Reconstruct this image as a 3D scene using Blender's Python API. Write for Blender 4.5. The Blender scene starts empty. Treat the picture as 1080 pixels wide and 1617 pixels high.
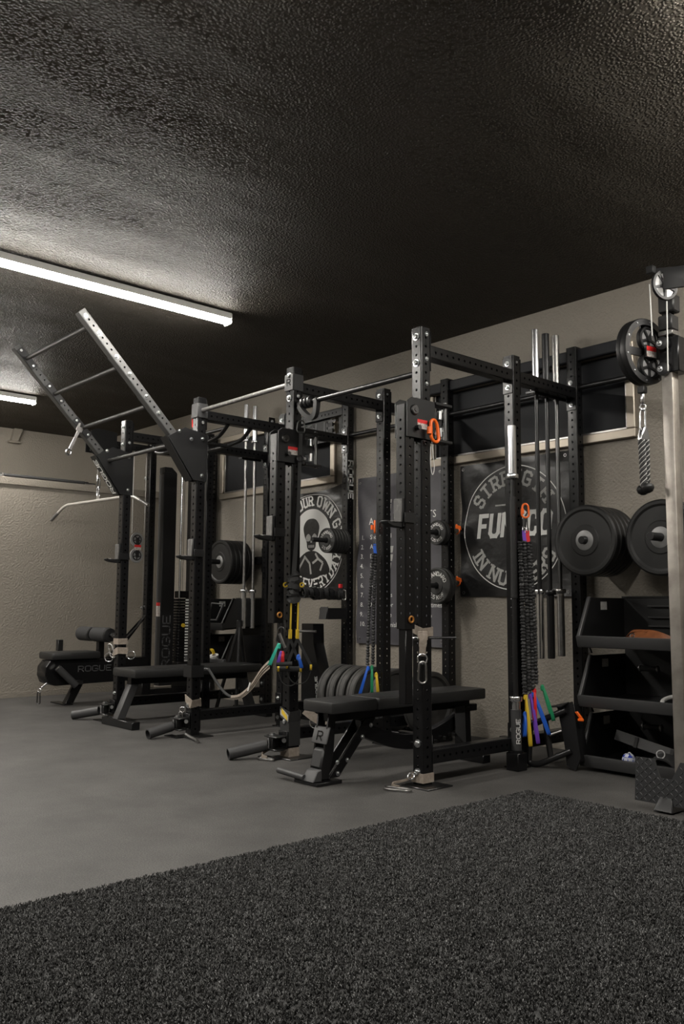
import bpy, bmesh, math, random
from mathutils import Vector, Matrix, Quaternion
random.seed(7)
PI = math.pi
SC = bpy.context.scene
COL = SC.collection

# ------------------------------------------------------------------ camera, world, exposure
cam_data = bpy.data.cameras.new('camera')
cam = bpy.data.objects.new('camera', cam_data)
COL.objects.link(cam)
SC.camera = cam
_r = Vector((0.66404485, 0.74767229, 0.00553129))
_u = Vector((0.07489254, -0.07387274, 0.99445157))
_f = Vector((-0.74393249, 0.65994619, 0.10504989))
_m = Matrix((_r, _u, -_f)).transposed().to_4x4()
_m.translation = (3.32161, -3.53968, 0.97597)
cam.matrix_world = _m
cam_data.sensor_fit = 'VERTICAL'
cam_data.sensor_height = 36.0
cam_data.lens = 1381.8 / 1617 * 36.0
cam_data.clip_start = 0.05
world = bpy.data.worlds.new('world')
SC.world = world
world.use_nodes = True
world.node_tree.nodes['Background'].inputs[0].default_value = (0.004, 0.005, 0.007, 1)
world.node_tree.nodes['Background'].inputs[1].default_value = 1.0
SC.view_settings.view_transform = 'Standard'
SC.view_settings.look = 'None'
SC.view_settings.gamma = 1.0
SC.view_settings.use_curve_mapping = False
SC.view_settings.exposure = 3.0
LAMP_STRENGTH = 16.0
# ceiling battens: (x, y_far_end, y_near_end)
BATTENS = [(-1.93, -0.01, -2.45), (-5.48, -0.01, -2.45), (2.12, 1.58, -0.86), (-1.93, -2.47, -4.91), (1.62, -1.95, -4.39), (-5.48, -2.47, -4.91)]

# ------------------------------------------------------------------ materials
def mat(name, col, rough=0.5, metal=0.0, bump=None, spec=0.5, var=None, coat=0.0, emit=None):
    """bump=(scale, strength, distance); var=(scale, other colour, low, high)"""
    m = bpy.data.materials.new(name)
    m.use_nodes = True
    nt = m.node_tree
    b = nt.nodes['Principled BSDF']
    b.inputs['Base Color'].default_value = (*col, 1)
    b.inputs['Roughness'].default_value = rough
    b.inputs['Metallic'].default_value = metal
    b.inputs['Specular IOR Level'].default_value = spec
    b.inputs['Coat Weight'].default_value = coat
    tc = nt.nodes.new('ShaderNodeTexCoord')
    if var:
        n = nt.nodes.new('ShaderNodeTexNoise')
        n.inputs['Scale'].default_value = var[0]
        n.inputs['Detail'].default_value = 6
        n.inputs['Roughness'].default_value = 0.6
        nt.links.new(tc.outputs['Object'], n.inputs['Vector'])
        r = nt.nodes.new('ShaderNodeValToRGB')
        r.color_ramp.elements[0].position = var[2]
        r.color_ramp.elements[1].position = var[3]
        r.color_ramp.elements[0].color = (*col, 1)
        r.color_ramp.elements[1].color = (*var[1], 1)
        nt.links.new(n.outputs['Fac'], r.inputs['Fac'])
        nt.links.new(r.outputs['Color'], b.inputs['Base Color'])
    if bump:
        n2 = nt.nodes.new('ShaderNodeTexNoise')
        n2.inputs['Scale'].default_value = bump[0]
        n2.inputs['Detail'].default_value = 3
        nt.links.new(tc.outputs['Object'], n2.inputs['Vector'])
        bp = nt.nodes.new('ShaderNodeBump')
        bp.inputs['Strength'].default_value = bump[1]
        bp.inputs['Distance'].default_value = bump[2]
        nt.links.new(n2.outputs['Fac'], bp.inputs['Height'])
        nt.links.new(bp.outputs['Normal'], b.inputs['Normal'])
    if emit:
        b.inputs['Emission Color'].default_value = (*emit[0], 1)
        b.inputs['Emission Strength'].default_value = emit[1]
    return m

M = {}
M['powder'] = mat('black_powder_coat', (0.0055, 0.0055, 0.006), 0.27, bump=(700, 0.06, 0.001), spec=0.33)
M['railgrey'] = mat('rail_powder_coat', (0.05, 0.05, 0.0495), 0.5, bump=(500, 0.1, 0.001))
M['satin'] = mat('black_satin_plate', (0.008, 0.008, 0.0085), 0.46, bump=(500, 0.15, 0.001), spec=0.36)
M['texgrey'] = mat('grey_powder_coat', (0.032, 0.032, 0.033), 0.5, bump=(500, 0.15, 0.001))
M['zinc'] = mat('zinc_bolt', (0.55, 0.56, 0.57), 0.28, 1.0)
M['chrome'] = mat('chrome', (0.78, 0.79, 0.81), 0.21, 1.0)
M['hubsteel'] = mat('matt_steel_hub', (0.24, 0.24, 0.24), 0.4, 0.3)
M['steel'] = mat('brushed_steel', (0.36, 0.355, 0.35), 0.34, 1.0, var=(30, (0.26, 0.25, 0.24), 0.35, 0.7))
M['rawpost'] = mat('raw_steel_post', (0.47, 0.44, 0.40), 0.42, 0.85, var=(9, (0.34, 0.31, 0.28), 0.4, 0.7))
M['darksteel'] = mat('dark_steel', (0.10, 0.10, 0.10), 0.34, 1.0)
M['blackbar'] = mat('black_zinc_bar', (0.035, 0.035, 0.036), 0.32, 0.7)
M['knurl'] = mat('worn_grip_bar', (0.16, 0.155, 0.15), 0.45, 0.6, bump=(900, 0.4, 0.001), var=(40, (0.4, 0.39, 0.37), 0.55, 0.7))
M['rubber'] = mat('black_rubber', (0.0075, 0.0075, 0.0075), 0.46, spec=0.4, bump=(300, 0.15, 0.001), var=(14, (0.013, 0.013, 0.013), 0.5, 0.75))
M['iron'] = mat('cast_iron', (0.035, 0.035, 0.034), 0.5, 0.3, bump=(250, 0.3, 0.002))
M['tyre'] = mat('grey_black_rubber', (0.032, 0.031, 0.030), 0.62, bump=(200, 0.2, 0.002), var=(10, (0.06, 0.058, 0.055), 0.45, 0.7))
M['vinyl'] = mat('black_vinyl', (0.015, 0.015, 0.015), 0.42, bump=(420, 0.3, 0.001))
M['foam'] = mat('black_foam', (0.022, 0.022, 0.023), 0.75, bump=(300, 0.2, 0.001))
M['liner'] = mat('grey_plastic_liner', (0.085, 0.083, 0.08), 0.45, var=(40, (0.17, 0.165, 0.155), 0.5, 0.75))
M['plastic'] = mat('black_plastic', (0.007, 0.007, 0.0075), 0.45, bump=(240, 0.25, 0.001))
M['plasticgrey'] = mat('grey_plastic_rim', (0.040, 0.040, 0.041), 0.48, bump=(240, 0.2, 0.001))
M['white'] = mat('white_print', (0.74, 0.74, 0.72), 0.6)
M['greyprint'] = mat('grey_print', (0.075, 0.075, 0.078), 0.5)
M['dimprint'] = mat('dull_white_print', (0.40, 0.395, 0.38), 0.6, var=(60, (0.25, 0.25, 0.24), 0.5, 0.75))
M['bannerblack'] = mat('black_banner_vinyl', (0.009, 0.009, 0.0095), 0.33, spec=0.4, bump=(8, 0.3, 0.03))
M['bannergrey'] = mat('slate_banner_vinyl', (0.05, 0.048, 0.056), 0.42, bump=(7, 0.2, 0.03), var=(2.2, (0.075, 0.072, 0.082), 0.35, 0.7))
M['orange'] = mat('orange_plastic', (0.85, 0.14, 0.012), 0.35)
M['redlabel'] = mat('red_label', (0.62, 0.02, 0.02), 0.5)
M['yellow'] = mat('yellow_webbing', (0.62, 0.42, 0.02), 0.6)
M['blue'] = mat('blue_webbing', (0.012, 0.10, 0.52), 0.5)
M['navy'] = mat('navy_webbing', (0.01, 0.03, 0.22), 0.5)
M['green'] = mat('green_webbing', (0.01, 0.22, 0.09), 0.5)
M['teal'] = mat('teal_webbing', (0.03, 0.45, 0.33), 0.5)
M['purple'] = mat('purple_webbing', (0.15, 0.05, 0.42), 0.5)
M['red'] = mat('red_webbing', (0.6, 0.015, 0.02), 0.5)
M['tan'] = mat('tan_webbing', (0.23, 0.19, 0.155), 0.75, bump=(600, 0.4, 0.001), var=(50, (0.32, 0.28, 0.235), 0.45, 0.7))
M['blackweb'] = mat('black_webbing', (0.015, 0.015, 0.015), 0.7, bump=(600, 0.4, 0.001))
M['bungee'] = mat('ruched_black_sleeve', (0.02, 0.02, 0.0205), 0.6, bump=(220, 0.5, 0.003))
M['leather'] = mat('brown_leather', (0.16, 0.052, 0.016), 0.5, var=(30, (0.09, 0.028, 0.008), 0.4, 0.7))
M['whitecord'] = mat('white_cord', (0.6, 0.6, 0.58), 0.6)
M['brass'] = mat('bronze_ring', (0.48, 0.21, 0.05), 0.4, 0.6)
M['frame'] = mat('window_frame_metal', (0.33, 0.29, 0.24), 0.4, 0.55)
M['blind'] = mat('black_blind', (0.006, 0.007, 0.010), 0.7)
M['sticker'] = mat('sticker_paper', (0.55, 0.53, 0.5), 0.6, var=(120, (0.35, 0.2, 0.18), 0.5, 0.62))
M['housing'] = mat('white_lamp_housing', (0.7, 0.7, 0.68), 0.5)
M['spokes'] = mat('clear_wheel_face', (0.30, 0.30, 0.30), 0.25, 0.15)
M['lightsteel'] = mat('satin_nickel', (0.46, 0.44, 0.41), 0.32, 0.35)
M['rung'] = mat('dark_grip_bar', (0.045, 0.044, 0.043), 0.45, 0.3, bump=(900, 0.4, 0.001))

def _wall(name, c1, c2):
    m = mat(name, c1, 0.62, var=(1.3, c2, 0.3, 0.7))
    nt = m.node_tree; b = nt.nodes['Principled BSDF']
    tc = nt.nodes.new('ShaderNodeTexCoord')
    n = nt.nodes.new('ShaderNodeTexNoise'); n.inputs['Scale'].default_value = 58; n.inputs['Detail'].default_value = 2
    nt.links.new(tc.outputs['Object'], n.inputs['Vector'])
    bp = nt.nodes.new('ShaderNodeBump'); bp.inputs['Strength'].default_value = 0.9; bp.inputs['Distance'].default_value = 0.008
    nt.links.new(n.outputs['Fac'], bp.inputs['Height']); nt.links.new(bp.outputs['Normal'], b.inputs['Normal'])
    return m
M['wall'] = _wall('beige_wall_paint', (0.232, 0.208, 0.175), (0.250, 0.225, 0.190))
M['wallcap'] = _wall('beige_cap_paint', (0.224, 0.200, 0.168), (0.242, 0.217, 0.183))

def _ceiling():
    m = mat('dark_textured_ceiling', (0.062, 0.055, 0.0455), 0.54, spec=0.085)
    nt = m.node_tree; b = nt.nodes['Principled BSDF']; L = nt.links.new
    tc = nt.nodes.new('ShaderNodeTexCoord')
    n = nt.nodes.new('ShaderNodeTexVoronoi'); n.feature = 'SMOOTH_F1'; n.inputs['Scale'].default_value = 72; n.inputs['Smoothness'].default_value = 0.25; n.inputs['Randomness'].default_value = 1.0
    nz = nt.nodes.new('ShaderNodeTexNoise'); nz.inputs['Scale'].default_value = 38; nz.inputs['Detail'].default_value = 4
    L(tc.outputs['Object'], nz.inputs['Vector'])
    ad = nt.nodes.new('ShaderNodeMixRGB'); ad.blend_type = 'ADD'; ad.inputs[0].default_value = 0.010
    L(tc.outputs['Object'], ad.inputs[1]); L(nz.outputs['Color'], ad.inputs[2]); L(ad.outputs['Color'], n.inputs['Vector'])
    r = nt.nodes.new('ShaderNodeValToRGB')
    r.color_ramp.elements[0].position = 0.05; r.color_ramp.elements[0].color = (1, 1, 1, 1)
    r.color_ramp.elements[1].position = 0.62; r.color_ramp.elements[1].color = (0, 0, 0, 1)
    L(n.outputs['Distance'], r.inputs['Fac'])
    mulh = nt.nodes.new('ShaderNodeMixRGB'); mulh.blend_type = 'MULTIPLY'; mulh.inputs[0].default_value = 0.8
    L(r.outputs['Color'], mulh.inputs[1]); L(nz.outputs['Fac'], mulh.inputs[2])
    b1 = nt.nodes.new('ShaderNodeBump'); b1.inputs['Strength'].default_value = 1.0; b1.inputs['Distance'].default_value = 0.016
    L(mulh.outputs['Color'], b1.inputs['Height'])
    # slow waviness of the boarding, stronger along y
    mp = nt.nodes.new('ShaderNodeMapping'); mp.inputs['Scale'].default_value = (1.2, 0.5, 1)
    mp.inputs['Rotation'].default_value = (0, 0, 0.5)
    L(tc.outputs['Object'], mp.inputs['Vector'])
    n2 = nt.nodes.new('ShaderNodeTexNoise'); n2.inputs['Scale'].default_value = 1.5; n2.inputs['Detail'].default_value = 1.5
    L(mp.outputs['Vector'], n2.inputs['Vector'])
    b2 = nt.nodes.new('ShaderNodeBump'); b2.inputs['Strength'].default_value = 0.8; b2.inputs['Distance'].default_value = 0.12
    L(n2.outputs['Fac'], b2.inputs['Height'])
    L(b2.outputs['Normal'], b1.inputs['Normal'])
    L(b1.outputs['Normal'], b.inputs['Normal'])
    return m
M['ceiling'] = _ceiling()

def _floor():
    m = mat('grey_rubber_floor', (0.052, 0.051, 0.050), 0.62, spec=0.4)
    nt = m.node_tree; b = nt.nodes['Principled BSDF']; L = nt.links.new
    tc = nt.nodes.new('ShaderNodeTexCoord')
    n = nt.nodes.new('ShaderNodeTexNoise'); n.inputs['Scale'].default_value = 2.4; n.inputs['Detail'].default_value = 10; n.inputs['Roughness'].default_value = 0.72
    L(tc.outputs['Object'], n.inputs['Vector'])
    r = nt.nodes.new('ShaderNodeValToRGB')
    r.color_ramp.elements[0].position = 0.3; r.color_ramp.elements[1].position = 0.75
    r.color_ramp.elements[0].color = (0.030, 0.0285, 0.027, 1); r.color_ramp.elements[1].color = (0.074, 0.071, 0.0675, 1)
    L(n.outputs['Fac'], r.inputs['Fac'])
    v = nt.nodes.new('ShaderNodeTexNoise'); v.inputs['Scale'].default_value = 170; v.inputs['Detail'].default_value = 2
    L(tc.outputs['Object'], v.inputs['Vector'])
    r2 = nt.nodes.new('ShaderNodeValToRGB')
    r2.color_ramp.elements[0].position = 0.35; r2.color_ramp.elements[1].position = 0.72
    r2.color_ramp.elements[0].color = (0.55, 0.55, 0.55, 1); r2.color_ramp.elements[1].color = (1.75, 1.75, 1.75, 1)
    L(v.outputs['Fac'], r2.inputs['Fac'])
    mx = nt.nodes.new('ShaderNodeMixRGB'); mx.blend_type = 'MULTIPLY'; mx.inputs[0].default_value = 1
    L(r.outputs['Color'], mx.inputs[1]); L(r2.outputs['Color'], mx.inputs[2]); L(mx.outputs['Color'], b.inputs['Base Color'])
    bp = nt.nodes.new('ShaderNodeBump'); bp.inputs['Strength'].default_value = 0.4; bp.inputs['Distance'].default_value = 0.002
    L(v.outputs['Fac'], bp.inputs['Height']); L(bp.outputs['Normal'], b.inputs['Normal'])
    return m
M['floor'] = _floor()

def _pile():
    m = mat('black_turf_pile', (0.02, 0.02, 0.02), 0.5, spec=0.45)
    nt = m.node_tree; b = nt.nodes['Principled BSDF']; L = nt.links.new
    oi = nt.nodes.new('ShaderNodeObjectInfo')
    r = nt.nodes.new('ShaderNodeValToRGB')
    e = r.color_ramp.elements
    e[0].position = 0.0; e[0].color = (0.017, 0.017, 0.0165, 1)
    e[1].position = 1.0; e[1].color = (0.15, 0.15, 0.149, 1)
    k = e.new(0.7); k.color = (0.074, 0.074, 0.073, 1)
    L(oi.outputs['Random'], r.inputs['Fac']); L(r.outputs['Color'], b.inputs['Base Color'])
    return m
M['pile'] = _pile()
M['turfbase'] = mat('turf_backing', (0.012, 0.012, 0.012), 0.8, var=(90, (0.03, 0.03, 0.03), 0.4, 0.7))

def _diamond():
    m = mat('diamond_plate', (0.035, 0.036, 0.038), 0.45, 0.4)
    nt = m.node_tree; b = nt.nodes['Principled BSDF']; L = nt.links.new
    return m
M['diamond'] = _diamond()

def _pane():
    m = bpy.data.materials.new('window_glass'); m.use_nodes = True
    b = m.node_tree.nodes['Principled BSDF']
    b.inputs['Base Color'].default_value = (0.8, 0.85, 0.9, 1); b.inputs['Roughness'].default_value = 0.03
    b.inputs['Transmission Weight'].default_value = 1.0; b.inputs['IOR'].default_value = 1.45
    return m
M['pane'] = _pane()

def _lamp():
    m = bpy.data.materials.new('lamp_diffuser'); m.use_nodes = True
    nt = m.node_tree; b = nt.nodes['Principled BSDF']
    b.inputs['Base Color'].default_value = (0.9, 0.9, 0.88, 1)
    b.inputs['Emission Color'].default_value = (1.0, 0.955, 0.88, 1); b.inputs['Emission Strength'].default_value = LAMP_STRENGTH
    return m
M['lamp'] = _lamp()

# ------------------------------------------------------------------ mesh builder
def rotz(a): return Matrix.Rotation(a, 4, 'Z')
def T(x, y, z): return Matrix.Translation((x, y, z))
def basis(origin, ex, ey, ez):
    m = Matrix((Vector(ex), Vector(ey), Vector(ez))).transposed().to_4x4(); m.translation = origin
    return m

class MB:
    def __init__(self): self.bm = bmesh.new(); self.M = Matrix.Identity(4)
    def v(self, p): return self.bm.verts.new(self.M @ Vector(p))
    def f(self, vs):
        try: return self.bm.faces.new(vs)
        except ValueError: return None
    def poly(self, pts): return self.f([self.v(p) for p in pts])
    def box(self, x0, x1, y0, y1, z0, z1, bev=0.0, seg=1):
        return self.hexa([(x0, y0, z0), (x1, y0, z0), (x1, y1, z0), (x0, y1, z0), (x0, y0, z1), (x1, y0, z1), (x1, y1, z1), (x0, y1, z1)], bev, seg)
    def hexa(self, p, bev=0.0, seg=1):
        v = [self.v(a) for a in p]
        fs = [self.f([v[i] for i in q]) for q in ((0, 3, 2, 1), (4, 5, 6, 7), (0, 1, 5, 4), (1, 2, 6, 5), (2, 3, 7, 6), (3, 0, 4, 7))]
        if bev:
            es = set(e for f in fs for e in f.edges)
            bmesh.ops.bevel(self.bm, geom=list(es), offset=bev, segments=seg, affect='EDGES', profile=0.5)
        return self
    def prism(self, pts, d, bev=0.0):
        """closed outline of 3D points pushed along d"""
        d = Vector(d); a = [self.v(p) for p in pts]; b = [self.v(Vector(p) + d) for p in pts]
        n = len(a); fs = [self.f(a[::-1]), self.f(b)]
        for i in range(n): fs.append(self.f([a[i], a[(i + 1) % n], b[(i + 1) % n], b[i]]))
        fs = [x for x in fs if x]
        if bev:
            es = set(e for f in fs for e in f.edges)
            bmesh.ops.bevel(self.bm, geom=list(es), offset=bev, segments=1, affect='EDGES')
        return self
    def lathe(self, prof, o=(0, 0, 0), axis=(0, 0, 1), seg=24, closed=False):
        """prof: (radius, height) pairs along the axis"""
        ax = Vector(axis).normalized(); t = Vector((1, 0, 0)) if abs(ax.x) < 0.9 else Vector((0, 1, 0))
        e1 = ax.cross(t).normalized(); e2 = ax.cross(e1); o = Vector(o); rings = []
        for r, h in prof:
            if r < 1e-6: rings.append([self.v(o + ax * h)])
            else: rings.append([self.v(o + ax * h + (e1 * math.cos(2 * PI * k / seg) + e2 * math.sin(2 * PI * k / seg)) * r) for k in range(seg)])
        pairs = list(zip(rings[:-1], rings[1:]))
        if closed: pairs.append((rings[-1], rings[0]))
        for A, B in pairs:
            for k in range(seg):
                k2 = (k + 1) % seg
                if len(A) == 1 and len(B) == 1: continue
                if len(A) == 1: self.f([A[0], B[k2], B[k]])
                elif len(B) == 1: self.f([A[k], A[k2], B[0]])
                else: self.f([A[k], A[k2], B[k2], B[k]])
        return self
    def cyl(self, p0, p1, r, r1=None, seg=16):
        p0, p1 = Vector(p0), Vector(p1); d = p1 - p0
        r1 = r if r1 is None else r1
        return self.lathe([(0, 0), (r, 0), (r1, d.length), (0, d.length)], p0, d, seg)
    def pipe(self, p0, p1, r, ri, seg=20):
        p0, p1 = Vector(p0), Vector(p1); d = p1 - p0; L = d.length
        return self.lathe([(ri, 0.0), (r, 0.0), (r, L), (ri, L), (ri, L * 0.2), (0, L * 0.2)], p0, d, seg)
    def tube(self, pts, r, seg=8, closed=False, caps=True, radii=None):
        P = [Vector(p) for p in pts]; n = len(P)
        tang = []
        for i in range(n):
            if closed: t = P[(i + 1) % n] - P[i - 1]
            else: t = P[min(i + 1, n - 1)] - P[max(i - 1, 0)]
            tang.append(t.normalized())
        t0 = tang[0]; up = Vector((0, 0, 1)) if abs(t0.z) < 0.9 else Vector((1, 0, 0))
        nrm = t0.cross(up).normalized(); rings = []
        for i in range(n):
            if i: nrm = (tang[i - 1].rotation_difference(tang[i]) @ nrm); nrm = (nrm - tang[i] * nrm.dot(tang[i])).normalized()
            b = tang[i].cross(nrm); rr = radii[i] if radii else r
            rings.append([self.v(P[i] + (nrm * math.cos(2 * PI * k / seg) + b * math.sin(2 * PI * k / seg)) * rr) for k in range(seg)])
        prs = list(zip(rings[:-1], rings[1:]))
        if closed: prs.append((rings[-1], rings[0]))
        for A, B in prs:
            for k in range(seg): self.f([A[k], A[(k + 1) % seg], B[(k + 1) % seg], B[k]])
        if caps and not closed: self.f(rings[0][::-1]); self.f(rings[-1])
        return self
    def ribbon(self, pts, w, width, th=0.003, closed=False):
        """flat strap: w = width direction (vector or list), th = thickness"""
        P = [Vector(p) for p in pts]; n = len(P); rings = []
        for i in range(n):
            t = (P[(i + 1) % n] - P[i - 1]) if closed else (P[min(i + 1, n - 1)] - P[max(i - 1, 0)])
            wd = Vector(w[i] if isinstance(w, list) else w).normalized(); t.normalize()
            wd = (wd - t * wd.dot(t)).normalized(); nn = t.cross(wd).normalized()
            hw = (width[i] if isinstance(width, list) else width) / 2
            rings.append([self.v(P[i] + wd * (a * hw) + nn * (b * th / 2)) for a, b in ((-1, -1), (1, -1), (1, 1), (-1, 1))])
        prs = list(zip(rings[:-1], rings[1:]))
        if closed: prs.append((rings[-1], rings[0]))
        for A, B in prs:
            for k in range(4): self.f([A[k], A[(k + 1) % 4], B[(k + 1) % 4], B[k]])
        if not closed: self.f(rings[0][::-1]); self.f(rings[-1])
        return self
    def torus(self, o, axis, R, r, seg=24, rs=8):
        prof = [(R + r * math.cos(2 * PI * k / rs), r * math.sin(2 * PI * k / rs)) for k in range(rs)]
        return self.lathe(prof, o, axis, seg, closed=True)
    def mesh(self, name, smooth=True, angle=38):
        bmesh.ops.recalc_face_normals(self.bm, faces=self.bm.faces)
        me = bpy.data.meshes.new(name); self.bm.to_mesh(me); self.bm.free()
        if smooth:
            me.polygons.foreach_set('use_smooth', [True] * len(me.polygons)); me.set_sharp_from_angle(angle=math.radians(angle))
        return me

def smooth_path(pts, n=6, closed=False):
    P = [Vector(p) for p in pts]; out = []; N = len(P)
    rng = range(N if closed else N - 1)
    for i in rng:
        if closed: a, b, c, d = P[i - 1], P[i], P[(i + 1) % N], P[(i + 2) % N]
        else: a, b, c, d = P[max(i - 1, 0)], P[i], P[i + 1], P[min(i + 2, N - 1)]
        for k in range(n):
            t = k / n
            out.append(0.5 * ((2 * b) + (c - a) * t + (2 * a - 5 * b + 4 * c - d) * t * t + (3 * b - a - 3 * c + d) * t ** 3))
    if not closed: out.append(P[-1])
    return out
def bend(pts, r=0.05, n=4):
    """polyline with rounded corners"""
    P = [Vector(p) for p in pts]; out = [P[0]]
    for i in range(1, len(P) - 1):
        a, b, c = P[i - 1], P[i], P[i + 1]
        d1 = (a - b); d2 = (c - b); k = min(r, d1.length * 0.45, d2.length * 0.45)
        p1 = b + d1.normalized() * k; p2 = b + d2.normalized() * k
        for j in range(n + 1):
            t = j / n; out.append(p1.lerp(b, t).lerp(b.lerp(p2, t), t))
    out.append(P[-1])
    return out

# ------------------------------------------------------------------ objects
def _link(name, data, parent=None):
    o = bpy.data.objects.new(name, data); COL.objects.link(o)
    if parent is not None:
        o.parent = parent
    return o
WORLD = {}
def wloc(o): return WORLD.get(o.name, Vector((0, 0, 0)))
def thing(name, label, cat, loc=(0, 0, 0), group=None):
    o = bpy.data.objects.new(name, None); COL.objects.link(o); o.empty_display_size = 0.1
    o.location = loc; o['label'] = label; o['category'] = cat
    if group: o['group'] = group
    WORLD[o.name] = Vector(loc)
    return o
def part(name, mb, m, parent, smooth=True, label=None, kind=None, angle=38):
    """mesh in world coordinates, hung under its thing or part"""
    me = mb.mesh(name, smooth, angle) if isinstance(mb, MB) else mb
    if m is not None and not me.materials: me.materials.append(M[m] if isinstance(m, str) else m)
    o = _link(name, me, parent)
    if parent is not None: o.location = -wloc(parent)
    WORLD[o.name] = Vector((0, 0, 0))
    if label: o['label'] = label
    if kind: o['kind'] = kind
    return o
def placed(name, me, mx, parent, label=None):
    """shared mesh placed by a world matrix under a part"""
    o = _link(name, me, parent)
    o.matrix_local = Matrix.Translation(-wloc(parent)) @ mx if parent is not None else mx
    WORLD[o.name] = mx.translation.copy()
    if label: o['label'] = label
    return o
def solo(name, mb, m, label, cat, group=None, smooth=True, kind=None):
    o = part(name, mb, m, None, smooth)
    o['label'] = label; o['category'] = cat
    if group: o['group'] = group
    if kind: o['kind'] = kind
    return o
def struct(name, mb, m, smooth=False):
    o = part(name, mb, m, None, smooth); o['kind'] = 'structure'
    return o
def copy_tree(o, delta, label=None, parent=None):
    c = o.copy(); COL.objects.link(c)
    if parent is None:
        c.location = o.location + Vector(delta)
        if label: c['label'] = label
    else: c.parent = parent
    for ch in [x for x in bpy.data.objects if x.parent == o]: copy_tree(ch, delta, None, c)
    return c

# ------------------------------------------------------------------ stroke lettering
G = {
 'A': (.8, [[(0, 0), (.4, 1), (.8, 0)], [(.16, .33), (.64, .33)]]),
 'B': (.72, [[(0, 0), (0, 1), (.5, 1), (.66, .86), (.66, .66), (.5, .52), (0, .52)], [(.5, .52), (.72, .38), (.72, .14), (.55, 0), (0, 0)]]),
 'C': (.75, [[(.75, .75), (.75, .86), (.58, 1), (.17, 1), (0, .84), (0, .16), (.17, 0), (.58, 0), (.75, .14), (.75, .25)]]),
 'D': (.75, [[(0, 0), (0, 1), (.5, 1), (.75, .78), (.75, .22), (.5, 0), (0, 0)]]),
 'E': (.68, [[(.68, 1), (0, 1), (0, 0), (.68, 0)], [(0, .5), (.55, .5)]]),
 'F': (.66, [[(.66, 1), (0, 1), (0, 0)], [(0, .5), (.52, .5)]]),
 'G': (.78, [[(.78, .8), (.78, .86), (.6, 1), (.17, 1), (0, .84), (0, .16), (.17, 0), (.6, 0), (.78, .14), (.78, .45), (.42, .45)]]),
 'H': (.78, [[(0, 0), (0, 1)], [(.78, 0), (.78, 1)], [(0, .5), (.78, .5)]]),
 'I': (.12, [[(.06, 0), (.06, 1)]]),
 'K': (.75, [[(0, 0), (0, 1)], [(.72, 1), (.05, .45)], [(.25, .6), (.75, 0)]]),
 'M': (1.0, [[(0, 0), (0, 1), (.5, .3), (1, 1), (1, 0)]]),
 'N': (.8, [[(0, 0), (0, 1), (.8, 0), (.8, 1)]]),
 'O': (.78, [[(.17, 0), (0, .16), (0, .84), (.17, 1), (.61, 1), (.78, .84), (.78, .16), (.61, 0), (.17, 0)]]),
 'R': (.74, [[(0, 0), (0, 1), (.55, 1), (.72, .86), (.72, .6), (.55, .45), (0, .45)], [(.4, .45), (.74, 0)]]),
 'S': (.72, [[(.72, .78), (.72, .87), (.56, 1), (.15, 1), (0, .87), (0, .66), (.14, .53), (.58, .47), (.72, .35), (.72, .13), (.56, 0), (.15, 0), (0, .13), (0, .22)]]),
 'T': (.76, [[(0, 1), (.76, 1)], [(.38, 1), (.38, 0)]]),
 'U': (.76, [[(0, 1), (0, .16), (.17, 0), (.59, 0), (.76, .16), (.76, 1)]]),
 'V': (.8, [[(0, 1), (.4, 0), (.8, 1)]]),
 'W': (1.1, [[(0, 1), (.27, 0), (.55, .8), (.83, 0), (1.1, 1)]]),
 'Y': (.8, [[(0, 1), (.4, .5), (.8, 1)], [(.4, .5), (.4, 0)]]),
 'L': (.6, [[(0, 1), (0, 0), (.6, 0)]]),
 '2': (.7, [[(0, .8), (.15, 1), (.55, 1), (.7, .84), (.7, .6), (0, 0), (.7, 0)]]),
 '5': (.7, [[(.68, 1), (.05, 1), (0, .55), (.5, .58), (.7, .42), (.7, .15), (.52, 0), (.14, 0), (0, .14)]]),
 '1': (.3, [[(0, .8), (.2, 1), (.2, 0)]]),
 '.': (.1, [[(0, 0), (.1, 0)]]),
}
SERIF = {'A': [(0, 0), (.8, 0)], 'N': [(0, 0), (0, 1), (.8, 1)], 'I': [(.06, 0), (.06, 1)], 'H': [(0, 0), (0, 1), (.78, 0), (.78, 1)], 'T': [(.38, 0)],
         'U': [(0, 1), (.76, 1)], 'M': [(0, 0), (1, 0), (0, 1), (1, 1)], 'R': [(0, 0), (.74, 0), (0, 1)], 'E': [(0, 0), (0, 1)], 'B': [(0, 0), (0, 1)],
         'W': [(0, 1), (1.1, 1)], 'Y': [(0, 1), (.8, 1), (.4, 0)], 'V': [(0, 1), (.8, 1)], 'D': [(0, 0), (0, 1)]}
def glyphs(text, t=0.16, gap=0.3, space=0.5, serif=False, wide=1.0):
    """quads in unit-height text space; returns (total width, [quads per letter])"""
    x = 0.0; out = []
    for ch in text:
        if ch == ' ': x += space; out.append((x, 0, [])); continue
        w, lines = G[ch]; w *= wide; quads = []
        for ln in lines:
            for (ax, ay), (bx, by) in zip(ln[:-1], ln[1:]):
                a = Vector((ax * wide, ay)); b = Vector((bx * wide, by)); d = (b - a)
                if d.length < 1e-6: continue
                d.normalize(); n = Vector((-d.y, d.x)) * t / 2; e = d * t * 0.42
                quads.append([a - e - n, b + e - n, b + e + n, a - e + n])
        if serif:
            for sx, sy in SERIF.get(ch, ()):
                c = Vector((sx * wide, sy)); k = t * 1.15; h = t * 0.36
                quads.append([c + Vector((-k, -h)), c + Vector((k, -h)), c + Vector((k, h)), c + Vector((-k, h))])
        out.append((x, w, quads)); x += w + gap
    return x - gap, out
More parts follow.
